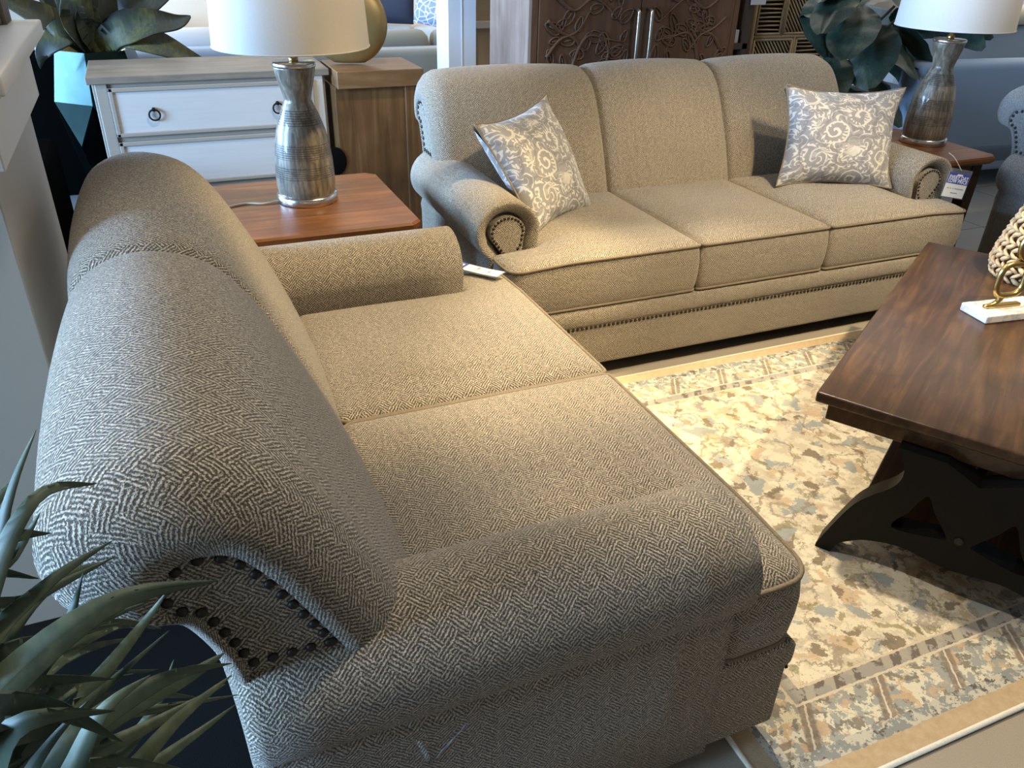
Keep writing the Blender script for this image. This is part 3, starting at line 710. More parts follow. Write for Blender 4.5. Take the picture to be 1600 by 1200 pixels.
# woven basket lamp
WICK = plain('water_hyacinth', (.66, .45, .24), .75, var=.3, vs=45, bump=.4, bs=120)
WICKD = plain('basket_core', (.10, .055, .03), .9)
bk = thing('woven_basket', 'tapered woven wicker vase behind the ring sculpture on the coffee table', 'basket', (2.70, 1.69, .47))
bp = [(.118, 0), (.130, .02), (.134, .05), (.126, .10), (.110, .16), (.090, .22), (.068, .28), (.048, .33), (.044, .36)]
mb = MB(); mb.lathe([(r - .008, z) for r, z in bp], 36); mb.build('basket_core', WICKD, bk)
def bpr(z):
    for (r0, z0), (r1, z1) in zip(bp, bp[1:]):
        if z <= z1: return r0 + (r1 - r0) * (z - z0) / (z1 - z0)
    return bp[-1][0]
mb = MB(); rows = 17
for j in range(rows):
    z = .012 + j * .0205; r = bpr(z); n = max(10, int(2 * PI * r / .030))
    for k in range(n):
        a = 2 * PI * (k + .5 * (j % 2)) / n; da = 2 * PI / n * .62; sl = .013 * (1 if j % 2 else -1)
        pts = [((r + d) * math.cos(a + da * t), (r + d) * math.sin(a + da * t), z + sl * t + rnd.uniform(-.002, .002)) for t, d in ((-1, -.008), (-.4, .004), (.1, .007), (.6, .003), (1, -.008))]
        mb.tube(pts, [.004, .0072, .008, .007, .004], 6, False, .75)
mb.build('woven_strands', WICK, bk)
price_tag('price_tag', 'small white tag on the woven vase at the right edge', (2.615, 1.655, .745), (2.66, 1.632, .715), (2.645, 1.675, .80), words=False, blue=.05)

# ------------------------------------------------------------------ pedestal column
PAINT = plain('beige_paint', (.50, .44, .36), .55, var=.03); CREAM = plain('cream_trim', (.66, .60, .51), .42, var=.03)
mb = MB(); mb.box((-1.5, 1.72, 0), (-.30, 2.425, 1.10), .003); struct(mb.build('trim_1', PAINT))
mb = MB(); mb.box((-1.53, 1.69, 1.085), (-.272, 2.455, 1.185), .003)
mb.loft([[(x0, y0, z), (x1, y0, z), (x1, y1, z), (x0, y1, z)] for x0, x1, y0, y1, z in ((-1.53, -.272, 1.69, 2.455, 1.184), (-1.54, -.262, 1.68, 2.465, 1.20), (-1.56, -.24, 1.655, 2.49, 1.222))], True)
mb.box((-1.575, 1.64, 1.222), (-.232, 2.515, 1.258), .005); struct(mb.build('trim_2', CREAM))
post = thing('wooden_post', 'fluted brown wooden post standing on the cream pedestal cap', 'post', (-.42, 2.40, 1.258))
mb = MB(); mb.box((-.2, -.02, 0), (.115, .10, 1.3), .004); mb.build('shaft', wood('post_wood', (.10, .045, .02), (.18, .085, .035), (.25, .12, .05), .4, 2), post)
mb = MB()
for k in range(4): mb.tube([(.115, .005 + .028 * k, 0), (.115, .005 + .028 * k, 1.3)], .011, 10)
mb.build('fluting', plain('grey_brown_fluting', (.20, .16, .13), .4), post)

# ------------------------------------------------------------------ dresser and console
def paintwash(name, c, sc=(3, 3, 60)):
    g = G(name); o = g.coord('Object'); f = g.noise(g.mapv(o, sc), 1, 4, .6); g.set(Base_Color=g.mix(f, tuple(k * .88 for k in c), tuple(min(1, k * 1.08) for k in c)), Roughness=.5); return g.m
DW = paintwash('chalk_white_drawer', (.50, .485, .465)); DF = paintwash('weathered_taupe', (.30, .265, .22)); DT = wood('weathered_top', (.14, .115, .09), (.19, .16, .125), (.26, .22, .17), .4, 0)
dr = thing('dresser', 'white drawer dresser with grey brown top behind the left lamp', 'dresser', (-.255, 4.245, 0)); DWd, DD, DH = 1.052, .52, .85
mb = MB(); mb.box((-.02, -.012, DH - .032), (DWd + .02, DD, DH), .004); mb.build('dresser_top', DT, dr)
mb = MB(); mb.box((0, .012, .06), (DWd, DD - .01, DH - .03), .003); mb.build('carcass', DF, dr)
for x in (0.012, DWd - .062):
    mb = MB(); mb.box((x, 0, 0), (x + .05, .04, DH - .03), .003); mb.build('stile', DF if x < .5 else PAINT, dr)
z1 = DH - .055
for k in range(3):
    z0 = z1 - .215; d = MB(); d.box((.068, -.004, z0 + .006), (DWd - .068, .03, z1), .002)
    for (a0, a1, b0, b1) in ((.066, .082, z0, z1 + .004), (DWd - .082, DWd - .066, z0, z1 + .004), (.066, DWd - .066, z1 - .012, z1 + .004), (.066, DWd - .066, z0, z0 + .016)): pass
    do = d.build('drawer', DW, dr)
    fm = MB()
    for (a0, a1, b0, b1) in ((.062, .082, z0, z1 + .006), (DWd - .082, DWd - .062, z0, z1 + .006), (.062, DWd - .062, z1 - .014, z1 + .006), (.062, DWd - .062, z0, z0 + .018)): fm.box((a0, -.012, b0), (a1, .012, b1), .004)
    fm.build('drawer_moulding', DF, do)
    for x in (.24, DWd - .245):
        hm = MB(); zc_ = z0 + .105; n = 24; hm.tube([(x + .024 * math.cos(2 * PI * q / n), -.016, zc_ - .01 + .024 * math.sin(2 * PI * q / n)) for q in range(n)], .0042, 8, True)
        hm.lathe([(.009, 0), (.009, .014)], 12)
        for q in range(len(hm.v) - 24, len(hm.v)):
            a, b, c = hm.v[q]; hm.v[q] = (x + a, -.004 - c, zc_ + .014 + b)
        hm.build('ring_pull', COFB, do)
    z1 = z0 - .028
CW_ = wood('console_walnut', (.060, .027, .009), (.105, .048, .016), (.165, .082, .030), .45, 2, .8); CWT = wood('console_top_wood', (.11, .055, .022), (.165, .087, .036), (.24, .135, .06), .4, 0, .8)
cs = thing('console_cabinet', 'brown wooden media console seen from its back, beside the white dresser', 'console', (.83, 4.12, 0))
mb = MB(); mb.box((.002, 0, .768), (.44, .40, .85), .004); mb.build('console_top', CWT, cs)
mb = MB(); mb.box((-.008, .03, .05), (.36, .38, .77), .003); mb.build('back_panel', CW_, cs)
mb = MB(); mb.box((.345, .012, 0), (.425, .39, .77), .004); mb.build('side_panel', CW_, cs)
mb = MB(); mb.lathe([(.078, 0), (.078, .004), (.074, .006)], 40); mb.build('cable_hole', BLACKD, cs, (-.055, .028, .415), (PI / 2, 0, 0))
vs_ = thing('moon_vase', 'round flattened gold vase on the wooden console behind the lamp', 'vase', (.945, 4.33, .85))
mb = MB(); rings = []
for k in range(25):
    t = -1 + 2 * k / 24; w = math.sqrt(max(0.0, 1 - t * t)); z = .195 + .20 * t
    if z < .0: continue
    rings.append([(max(.045, .20 * w) * math.cos(2 * PI * q / 40), max(.03, .072 * w ** .8) * math.sin(2 * PI * q / 40), z) for q in range(40)])
rings = [r for r in rings if r[0][2] < .385] + [[(.045 * math.cos(2 * PI * q / 40), .03 * math.sin(2 * PI * q / 40), .42) for q in range(40)]]
mb.loft(rings, True, True, False); mb.build('vase_body', plain('aged_gold', (.33, .24, .10), .42, .85, var=.25, vs=14), vs_, rot=(0, 0, -.35))
mb = MB(); mb.tube([(.045 * math.cos(2 * PI * q / 40), .03 * math.sin(2 * PI * q / 40), .42) for q in range(40)], .005, 8, True); mb.build('vase_lip', GOLD, vs_, rot=(0, 0, -.35))

# ------------------------------------------------------------------ agave in a faceted planter
PC = (-.25, 5.12)
pl_ = thing('faceted_planter', 'tall faceted mirror finish planter holding an agave, left of the dresser', 'planter', (PC[0], PC[1], 0))
gm = G('dark_mirror_glaze'); gm.set(Base_Color=gm.mix(gm.noise(gm.coord('Object'), 9, 3), (.011, .024, .024), (.028, .050, .047)), Metallic=1.0, Roughness=.22); mir = gm.m
mb = MB(); ang = [math.radians(-163 + 60 * k) for k in range(6)]; hf = math.radians(30)
def P6(r, z, o): return [(r * math.cos(a + o), r * math.sin(a + o), z) for a in ang]
rim, mid, low, base = P6(.200, .862, 0), P6(.258, .612, 0), P6(.235, .392, hf), P6(.15, 0, hf); inn = P6(.185, .862, 0); dn = P6(.17, .80, 0)
V_ = rim + mid + low + base + inn + dn; F_ = []
for k in range(6):
    n = (k + 1) % 6; F_.append([k, n, 6 + n, 12 + k, 6 + k]); p = (k - 1) % 6; F_.append([12 + p, 6 + k, 12 + k, 18 + k, 18 + p]); F_.append([k, 24 + k, 24 + n, n])
F_.append([18 + k for k in range(6)])
mb.add(V_, F_, None, False); mb.build('pot_body', mir, pl_)
mb = MB(); mb.add(inn + dn, [[k, (k + 1) % 6, 6 + (k + 1) % 6, 6 + k] for k in range(6)] + [[6 + k for k in range(6)]], None, False); mb.build('gold_lining', plain('gold_lining', (.55, .38, .14), .35, .9), pl_)

def blade(mb, pts, w, fold=.25, side=None, thick=.0, taper=1.7):
    """a folded leaf along a 3D curve; w is the half width along the way"""
    c = smoothpts([Vector(p) for p in pts], 6); N = len(c); L = []; Rr = []; Mx = []
    for i, p in enumerate(c):
        t = (c[min(N - 1, i + 1)] - c[max(0, i - 1)]).normalized(); s_ = t.cross(Vector(side or (0, 0, 1))); s_ = s_.normalized() if s_.length > 1e-4 else Vector((1, 0, 0)); nn_ = s_.cross(t)
        f = i / (N - 1); hw = w * (min(1, (.45 + 1.6 * f)) if f < .34 else 1) * max(.015, (1 - max(0, (f - .34) / .66) ** taper))
        L.append(p - s_ * hw + nn_ * hw * fold); Rr.append(p + s_ * hw + nn_ * hw * fold); Mx.append(p)
    vs = L + Mx + Rr; fs = []
    for i in range(N - 1): fs += [[i, i + 1, N + i + 1, N + i], [N + i, N + i + 1, 2 * N + i + 1, 2 * N + i]]
    if thick:
        k = len(vs); vs2 = [v - Vector((0, 0, thick)) for v in vs]; vs = vs + vs2; fs += [[q + k for q in reversed(f)] for f in fs[:]]
        for i in range(N - 1): fs += [[i, i + 1, k + i + 1, k + i], [2 * N + i, 2 * N + i + 1, k + 2 * N + i + 1, k + 2 * N + i]]
    uv = [[(0, 0)] * len(f) for f in fs]
    mb.add(vs, fs, None)
def leafmat(name, c1, c2, c3, rough=.45):
    g = G(name); o = g.coord('Object'); f = g.noise(o, 6, 3); st = g.noise(g.mapv(o, (90, 90, 14)), 1, 2)
    c = g.ramp(g.M('ADD', g.M('MULTIPLY', f, .75), g.M('MULTIPLY', st, .25)), [(.32, c1), (.5, c2), (.66, c3)]); g.set(Base_Color=c, Roughness=rough); return g.m
AG = leafmat('agave_leaf', (.011, .010, .009), (.020, .028, .017), (.085, .085, .020), .6)
ag = thing('agave_plant', 'dark green agave plant with long pointed leaves in the faceted planter', 'plant', (PC[0], PC[1], .83))
mb = MB()
for pts, w in [([(-.02, -.05, .02), (-.10, -.16, .125), (-.17, -.19, .10), (-.24, -.18, .04), (-.265, -.16, -.03)], .062),
               ([(-.04, 0, .02), (-.16, -.08, .16), (-.30, -.10, .25), (-.46, -.10, .34)], .075),
               ([(.03, -.06, .03), (.12, -.14, .12), (.28, -.17, .165), (.42, -.18, .17), (.50, -.18, .20)], .085),
               ([(.05, -.05, .03), (.17, -.14, .10), (.32, -.17, .06), (.47, -.18, -.01), (.60, -.18, -.065)], .080),
               ([(.04, 0, .04), (.14, -.06, .18), (.34, -.06, .27), (.52, -.05, .38)], .080), ([(-.02, -.07, .03), (-.05, -.17, .19), (0, -.20, .36), (.04, -.2, .5)], .085),
               ([(.02, -.03, .02), (.08, -.10, .20), (.16, -.12, .42)], .085), ([(-.03, .03, .02), (-.14, .0, .22), (-.26, .02, .42)], .075),
               ([(.02, -.06, .02), (.0, -.15, .20), (.10, -.18, .38)], .075), ([(0, .05, 0), (.14, .16, .18), (.30, .24, .24)], .07), ([(-.03, .0, .02), (-.08, -.06, .24), (-.14, -.06, .46)], .08), ([(.03, .02, .03), (.02, -.02, .25), (.05, 0, .5)], .09)]:
    blade(mb, pts, w, .35, side=(.35, -.8, .5), thick=.010, taper=1.25)
mb.build('foliage', AG, ag)
mb = MB(); mb.lathe([(.03, -.03), (.05, .0), (.055, .03), (.02, .07)], 14); mb.build('stem', AG, ag)

# ------------------------------------------------------------------ grassy plant in the near left corner
GR = leafmat('grass_blade', (.022, .042, .024), (.062, .086, .048), (.15, .17, .09), .6)
gp = thing('grassy_plant', 'tall grassy plant with broad green blades in the near left corner', 'plant', (-.27, .52, .82))
mb = MB()
def GL(ps, w, fold=.3): blade(mb, [tuple(Vector(p) - Vector((-.27, .52, .82))) for p in ps], w, fold, side=(-.35, -.8, .5), thick=.0008, taper=1.15)
GLP = [  # world points, root to tip
    ([(-.26, .52, .85), (-.19, .56, 1.03), (-.142, .60, 1.10), (-.103, .64, 1.078)], .012),
    ([(-.27, .50, .85), (-.215, .52, .96), (-.11, .55, 1.02), (-.023, .56, 1.01)], .021),
    ([(-.26, .50, .85), (-.20, .54, 1.0), (-.15, .58, 1.03), (-.098, .60, 1.045)], .011),
    ([(-.27, .53, .85), (-.20, .56, 1.0), (-.16, .60, 1.10), (-.132, .63, 1.145)], .009),
    ([(-.25, .48, .85), (-.195, .44, .96), (-.15, .42, 1.055), (-.095, .42, 1.045)], .017),
    ([(-.25, .50, .82), (-.16, .50, .93), (-.08, .53, .945), (-.026, .56, .91)], .014),
    ([(-.25, .55, .83), (-.17, .60, .94), (-.10, .64, .94), (-.055, .66, .935)], .012),
    ([(-.25, .56, .83), (-.15, .62, .87), (-.10, .65, .90), (-.073, .66, .925)], .009),
    ([(-.24, .50, .81), (-.15, .52, .91), (-.06, .55, .92), (-.03, .56, .925)], .012),
    ([(-.25, .46, .82), (-.17, .44, .97), (-.14, .43, 1.02), (-.11, .43, 1.05)], .007),
    ([(-.25, .47, .80), (-.16, .48, .91), (-.12, .49, .97), (-.082, .50, .985)], .012),
    ([(-.24, .50, .79), (-.14, .52, .84), (-.08, .54, .88), (-.028, .56, .895)], .012),
    ([(-.27, .54, .85), (-.22, .58, 1.0), (-.18, .62, 1.05), (-.15, .65, 1.03)], .016),
    ([(-.27, .55, .85), (-.21, .60, .95), (-.165, .64, .98), (-.12, .67, .97)], .015),
    ([(-.28, .52, .85), (-.24, .56, 1.0), (-.20, .60, 1.04), (-.165, .63, 1.0)], .018),
    ([(-.26, .56, .83), (-.19, .62, .90), (-.13, .66, .90), (-.09, .68, .86)], .014),
    ([(-.26, .55, .83), (-.18, .60, .86), (-.12, .63, .83), (-.07, .65, .78)], .014),
    ([(-.27, .52, .84), (-.22, .55, .93), (-.18, .58, .93), (-.13, .61, .88)], .016),
    ([(-.265, .52, .82), (-0.209, 0.56, 1.014), (-0.162, 0.6, 1.006), (-0.103, 0.62, 1.012)], 0.01),
    ([(-.265, .52, .82), (-0.221, 0.52, 0.934), (-0.154, 0.55, 0.902), (-0.028, 0.58, 0.845)], 0.015),
    ([(-.265, .52, .82), (-0.222, 0.56, 0.864), (-0.171, 0.6, 0.858), (-0.077, 0.63, 0.902)], 0.012),
    ([(-.265, .52, .82), (-0.184, 0.52, 0.889), (-0.121, 0.55, 0.868), (-0.036, 0.58, 0.864)], 0.015),
    ([(-.265, .52, .82), (-0.163, 0.58, 0.795), (-0.108, 0.62, 0.812), (-0.081, 0.64, 0.853)], 0.01),
    ([(-.265, .52, .82), (-0.211, 0.54, 0.965), (-0.154, 0.58, 0.971), (-0.125, 0.6, 1.019)], 0.013),
    ([(-.265, .52, .82), (-0.206, 0.58, 1.034), (-0.175, 0.62, 1.036), (-0.15, 0.64, 1.06)], 0.012),
    ([(-.265, .52, .82), (-0.139, 0.58, 0.777), (-0.079, 0.61, 0.771), (-0.034, 0.63, 0.775)], 0.009),
    ([(-.265, .52, .82), (-0.186, 0.44, 1.039), (-0.134, 0.43, 1.055), (-0.099, 0.43, 1.003)], 0.02),
    ([(-.265, .52, .82), (-0.204, 0.55, 0.979), (-0.148, 0.58, 0.976), (-0.084, 0.6, 0.97)], 0.011),
    ([(-.265, .52, .82), (-0.207, 0.6, 1.057), (-0.177, 0.63, 1.083), (-0.158, 0.65, 1.095)], 0.01),
    ([(-.265, .52, .82), (-0.234, 0.58, 0.862), (-0.19, 0.62, 0.895), (-0.161, 0.65, 0.936)], 0.01)]
for ps, w in GLP: GL(ps, w * .80)
for k in range(60):
    a = rnd.uniform(0, 2 * PI); r = rnd.uniform(.15, .28); h = rnd.uniform(-.06, .20)
    tip = Vector((-.27 + r * math.cos(a) * .8, .52 + r * math.sin(a), .85 + h))
    if tip.x > -.10 and tip.z > .84 or tip.x > -.15 and tip.z > .96: continue
    if tip.y > .68: tip.y = .68
    m = Vector((-.27, .52, .82)).lerp(tip, .55) + Vector((0, 0, .07)); GL([(-.27, .52, .82), tuple(m), tuple(tip)], rnd.uniform(.005, .011))
mb.build('foliage', GR, gp)
pot = thing('floor_planter', 'dark floor planter under the grassy plant in the near left corner', 'planter', (-.27, .52, 0))
mb = MB(); mb.lathe([(.11, 0), (.115, .02), (.15, .70), (.155, .78), (.148, .79), (.14, .74), (.0, .74)], 32); mb.build('pot_body', plain('charcoal_pot', (.03, .03, .03), .5), pot)

# ------------------------------------------------------------------ carved cabinet
CARV = wood('carved_mango_wood', (.046, .023, .012), (.070, .036, .020), (.105, .056, .032), .5, 2, .8); CARS = wood('cabinet_side', (.13, .085, .065), (.19, .13, .10), (.26, .185, .15), .45, 2, .8)
cb_ = thing('carved_cabinet', 'dark wooden two door cabinet carved with vines behind the sofa', 'cabinet', (1.712, 3.80, 0)); KW, KD, KH = 1.195, .535, 1.55
mb = MB(); mb.box((0, .022, .06), (KW, KD, KH), .003); mb.build('carcass', CARS, cb_)
mb = MB()
for lo, hi in (((0, 0, .06), (.035, .03, KH)), ((KW - .035, 0, .06), (KW, .03, KH)), ((0, 0, KH - .05), (KW, .03, KH)), ((0, 0, .06), (KW, .03, .11))): mb.box(lo, hi, .002)
mb.build('face_frame', CARV, cb_)
mb = MB(); mb.box((.03, .05, 0), (KW - .03, KD - .03, .062)); mb.build('plinth', CARV, cb_)
for k in range(2):
    x0 = .038 + k * (KW / 2 - .036); x1 = x0 + KW / 2 - .040
    mb = MB(); mb.box((x0, -.004, .115), (x1, .025, KH - .055), .003); d = mb.build('door', CARV, cb_)
    mb = MB(); r2 = random.Random(11 + k); w = x1 - x0
    def q(a, b, dy=0): a = a if k == 0 else 1 - a; return (x0 + w * (.04 + .82 * a if k == 0 else .14 + .82 * a), -.006 - dy, .72 + .52 * b)
    def leaf(a, b, an, ln):
        n = 14; pts = []; ca, sa = math.cos(an), math.sin(an)
        for i in range(n):
            t = 2 * PI * i / n; px = ln * .5 * math.cos(t) + ln * .5; py = ln * .26 * math.sin(t) * (1 - .35 * math.cos(t)); pts.append(q(a + (px * ca - py * sa), b + (px * sa + py * ca)))
        mb.tube(pts, .0055, 6, True); mb.tube([q(a, b), q(a + ln * .75 * ca, b + ln * .75 * sa)], .004, 6)
    stems = [[(.02, .02), (.25, .22), (.45, .30), (.70, .22), (.97, .30)], [(.1, .95), (.35, .80), (.6, .9), (.92, .70)], [(.30, .10), (.42, .45), (.55, .58), (.75, .55), (.95, .52)],
             [(.05, .40), (.2, .55), (.4, .62), (.55, .8)], [(.05, .72), (.2, .62), (.38, .55), (.5, .42)], [(.6, .05), (.7, .2), (.8, .42), (.7, .6)], [(.02, .22), (.12, .34), (.26, .30)], [(.78, .88), (.9, .98)]]
    for st in stems:
        pts = smoothpts([q(a, b) for a, b in st], 6); n = len(pts); mb.tube(pts, [.0105 - .006 * i / n for i in range(n)], 8)
        for a, b in st[1:]:
            leaf(a, b, r2.uniform(0, 2 * PI), r2.uniform(.12, .2))
    for _ in range(8): leaf(r2.uniform(.05, .85), r2.uniform(.05, .95), r2.uniform(0, 6.28), r2.uniform(.12, .19))
    mb.build('carved_vine', CARV, d)
    hx = x1 - .035 if k == 0 else x0 + .035
    mb = MB(); mb.tube(smoothpts([(hx, -.004, .895), (hx, -.04, .90), (hx, -.048, .93), (hx, -.048, 1.10), (hx, -.04, 1.135), (hx, -.004, 1.14)], 5), .0085, 10); mb.build('handle', plain('pewter', (.50, .46, .38), .3, 1.0), d)

# ------------------------------------------------------------------ white column, wall bits behind
colm = MB(); colm.box((1.875, 5.5, 0), (2.072, 5.75, 3.4), .002); colm.box((1.968, 5.494, 0), (1.972, 5.52, 3.4)); struct(colm.build('trim_3', paintwash('white_column', (.62, .63, .66), (2, 2, 2))))
mb = MB(); mb.box((2.072, 5.72, 0), (3.2, 5.85, 3.4)); struct(mb.build('wall_partition', plain('tan_wall', (.46, .36, .23), .7, var=.04)))
mb = MB(); mb.box((2.072, 5.68, .85), (3.2, 5.72, .895), .004); struct(mb.build('trim_4', WHITE))

# ------------------------------------------------------------------ rattan screen
RAT = plain('rattan_cane', (.46, .32, .16), .5, var=.3, vs=25); RATD = plain('rattan_pole', (.38, .25, .12), .5, var=.3, vs=15)
RATB = plain('dark_backing', (.012, .009, .006), .9)
rs = thing('rattan_screen', 'rattan screen with panels of diagonal and level canes behind the sofa', 'screen', (3.955, 5.0, 0))
mb = MB()
for x in (.0, .70): mb.tube([(x, 0, 0), (x, 0, 1.7)], .022, 12)
for z in (.05, .42, .83, 1.25, 1.68): mb.tube([(0, 0, z), (.70, 0, z)], .013, 10)
mb.build('frame', RATD, rs)
mb = MB(); mb.box((.0, .035, .03), (.70, .042, 1.69)); mb.build('backing_sheet', RATB, rs)  # dark sheet added so the gaps between the canes look black
def panel(x0, x1, z0, z1, kind):
    mb = MB(); e = .012
    for a, b in (((x0, z0), (x1, z0)), ((x1, z0), (x1, z1)), ((x1, z1), (x0, z1)), ((x0, z1), (x0, z0))): mb.tube([(a[0], -.006, a[1]), (b[0], -.006, b[1])], .008, 8)
    w, h = x1 - x0, z1 - z0
    if kind == 'h':
        n = int(h / .026)
        for k in range(1, n): z = z0 + h * k / n; mb.tube([(x0, 0, z + rnd.uniform(-.004, .004)), ((x0 + x1) / 2, 0, z), (x1, 0, z + rnd.uniform(-.004, .004))], .0058, 6)
    else:
        m = 1.25; c = -w * m + .03
        while c < h:
            a = (x0, z0 + h - c) if False else None
            p0x, p0z = 0, h - c; p1x, p1z = w, h - c - m * w
            def clip(px, pz, qx, qz):
                if pz > h: px += (pz - h) / m; pz = h
                if qz < 0: qx -= (0 - qz) / m; qz = 0
                return px, pz, qx, qz
            a0, b0, a1, b1 = clip(p0x, p0z, p1x, p1z)
            if a0 < a1 - .01 and b0 > 0 and b1 < h: mb.tube([(x0 + a0, 0, z0 + b0), (x0 + a1, 0, z0 + b1)], .0058, 6)
            c += .036
        c = h
        while c < h + m * w:
            p0x, p0z = 0, h - c + m * w * 0; c += .036
    mb.build('cane_panel', RAT, rs)
for x0, x1, z0, z1, kd in ((.035, .245, .85, 1.23, 'h'), (.28, .665, .85, 1.23, 'd'), (.035, .37, .44, .81, 'd'), (.41, .665, .44, .81, 'h'), (.035, .245, .07, .40, 'h'), (.28, .665, .07, .40, 'd'), (.035, .37, 1.27, 1.66, 'd'), (.41, .665, 1.27, 1.66, 'h')): panel(x0, x1, z0, z1, kd)
mb = MB(); mb.tube([(.262, 0, .83), (.262, 0, 1.25)], .013, 8); mb.tube([(.39, 0, .42), (.39, 0, .83)], .013, 8); mb.tube([(.262, 0, .05), (.262, 0, .42)], .013, 8); mb.tube([(.39, 0, 1.25), (.39, 0, 1.68)], .013, 8); mb.build('divider', RATD, rs)
tg = MB(); tg.box((3.86, 4.93, 1.045), (3.985, 4.934, 1.16), .001); tag(tg.build('sign_card', PAPER), 'white card hanging in front of the rattan screen top', 'sign')
# dark shelf with teal cloth between cabinet and screen
SHW = plain('brown_shelf_wood', (.11, .065, .04), .5, vs=8)
sh = thing('display_shelf', 'narrow brown shelf unit with teal backing between the cabinet and the screen', 'shelf', (3.62, 4.95, 0))
mb = MB(); mb.box((0, 0, 0), (.09, .35, 1.7), .003); mb.box((.235, 0, 0), (.285, .35, 1.7), .003); mb.box((.0, 0, .76), (.28, .35, .80), .002); mb.box((0, 0, .25), (.28, .35, .29), .002); mb.box((0, 0, 1.66), (.28, .35, 1.7), .002); mb.build('shelf_frame', SHW, sh)
mb = MB(); mb.box((.02, .33, .0), (.28, .345, 1.7)); mb.build('teal_backing', plain('teal_cloth', (.012, .06, .065), .8, var=.5, vs=20), sh)
bx_ = MB(); bx_.box((3.715, 4.97, .801), (3.83, 5.06, .885), .003); tag(bx_.build('storage_box', plain('cream_card', (.72, .66, .54), .6, var=.05)), 'small cream box on the narrow brown shelf', 'box')
bx_ = MB(); bx_.box((3.70, 4.938, .66), (3.75, 4.945, .72), .001); tag(bx_.build('shelf_label', PAPER), 'small white label on the front of the brown shelf', 'label')

# ------------------------------------------------------------------ rubber plant behind the right lamp
LF = leafmat('broad_leaf', (.010, .022, .017), (.030, .055, .040), (.085, .115, .085), .35)
lp = thing('broadleaf_plant', 'dark green broad leaved plant behind the right end of the sofa', 'plant', (3.90, 4.35, .30))
mb = MB()
def broad(c, d, ln, wd, roll=0, droop=.3):
    c = Vector(c) - Vector((3.90, 4.35, .30)); d = Vector(d).normalized(); s_ = d.cross(Vector((0, .5, 1))).normalized(); nrm = s_.cross(d)
    s_, nrm = (s_ * math.cos(roll) + nrm * math.sin(roll)), (nrm * math.cos(roll) - s_ * math.sin(roll))
    n, m = 14, 10; vs = []; fs = []
    for i in range(n + 1):
        t = i / n; w = wd * (math.sin(PI * min(1, t * .93 + .05)) ** .6) * (1 - .2 * t); ctr = c + d * ln * t - Vector((0, 0, 1)) * droop * ln * t * t
        for j in range(m + 1):
            u = 2 * j / m - 1; z = -.22 * abs(u) ** 1.5 * w + .05 * w * math.sin(7 * t * PI + 2 * abs(u)) * abs(u) + .12 * w * (1 - min(1, abs(u) * 5)) * -1
            vs.append(ctr + s_ * w * u + nrm * z)
    for i in range(n):
        for j in range(m): a = i * (m + 1) + j; fs.append([a, a + 1, a + m + 2, a + m + 1])
    mb.add(vs, fs)
for c, d, ln, wd, ro, dr_ in [((4.05, 4.15, 1.10), (-.5, -.5, -.35), .40, .17, .2, .2), ((4.15, 4.10, .98), (-.35, -.6, -.6), .36, .18, -.2, .2), ((4.30, 4.12, .98), (.1, -.8, -.5), .36, .18, .1, .2),
        ((4.40, 4.15, .95), (.5, -.6, -.5), .34, .15, .5, .2), ((4.0, 4.2, .82), (-.5, -.6, -.4), .34, .14, .3, .3), ((4.35, 4.1, .80), (.5, -.6, -.3), .36, .13, .3, .2), ((4.2, 4.05, .72), (.2, -.7, -.5), .32, .14, -.3, .3),
        ((4.5, 4.3, 1.05), (.9, -.3, -.1), .42, .13, .4, .2), ((4.75, 4.2, 1.08), (.7, -.5, -.40), .40, .11, .6, .15), ((4.75, 4.25, 1.10), (.9, -.35, -.25), .5, .10, .3, .15), ((4.05, 4.3, 1.25), (-.6, -.3, .1), .35, .15, 0, .5),
        ((4.25, 4.2, 1.3), (0, -.7, -.1), .4, .17, 0, .5), ((4.45, 4.2, 1.25), (.6, -.4, 0), .4, .16, 0, .5), ((3.95, 4.2, 1.2), (-.7, -.5, -.3), .36, .15, .2, .3), ((4.2, 4.35, .6), (-.3, -.6, .2), .35, .14, 0, .5), ((4.2, 4.3, .62), (.3, -.6, .1), .33, .13, 0, .4), ((4.0, 4.45, 1.0), (-.2, -.5, .3), .4, .17, .2, .4), ((4.3, 4.5, 1.05), (.1, -.5, .4), .42, .17, -.3, .4), ((4.5, 4.5, .9), (.5, -.4, .3), .4, .16, .1, .4), ((4.1, 4.5, .75), (-.3, -.5, -.1), .4, .17, .3, .3), ((4.35, 4.45, .68), (.3, -.5, -.2), .42, .17, -.2, .3), ((4.6, 4.45, 1.2), (.6, -.3, .1), .42, .16, .2, .4), ((4.0, 4.4, 1.15), (-.3, -.6, -.4), .4, .17, .4, .3)]: broad(c, d, ln, wd, ro, dr_)
mb.build('foliage', LF, lp)
mb = MB()
for tx, ty, tz in ((-.15, -.1, .9), (.1, -.1, .8), (.3, 0, .75), (0, 0, 1.1), (.45, -.05, .7), (-.05, .1, .35), (.2, .05, .4)): mb.tube(smoothpts([(0, 0, -.05), ((tx + .35) * .4, (ty - .1) * .3, tz * .5), (tx + .35, ty - .1, tz)], 5), .009, 6)
mb.build('stem', plain('plant_stem', (.06, .05, .03), .7), lp)
pp = thing('plant_pot', 'dark round pot under the broad leaved plant', 'planter', (3.90, 4.35, 0)); mb = MB(); mb.lathe([(.13, 0), (.14, .02), (.17, .30), (.175, .32), (.16, .32), (.15, .28), (0, .28)], 28); mb.build('pot_body', plain('dark_pot', (.03, .025, .022), .5), pp)

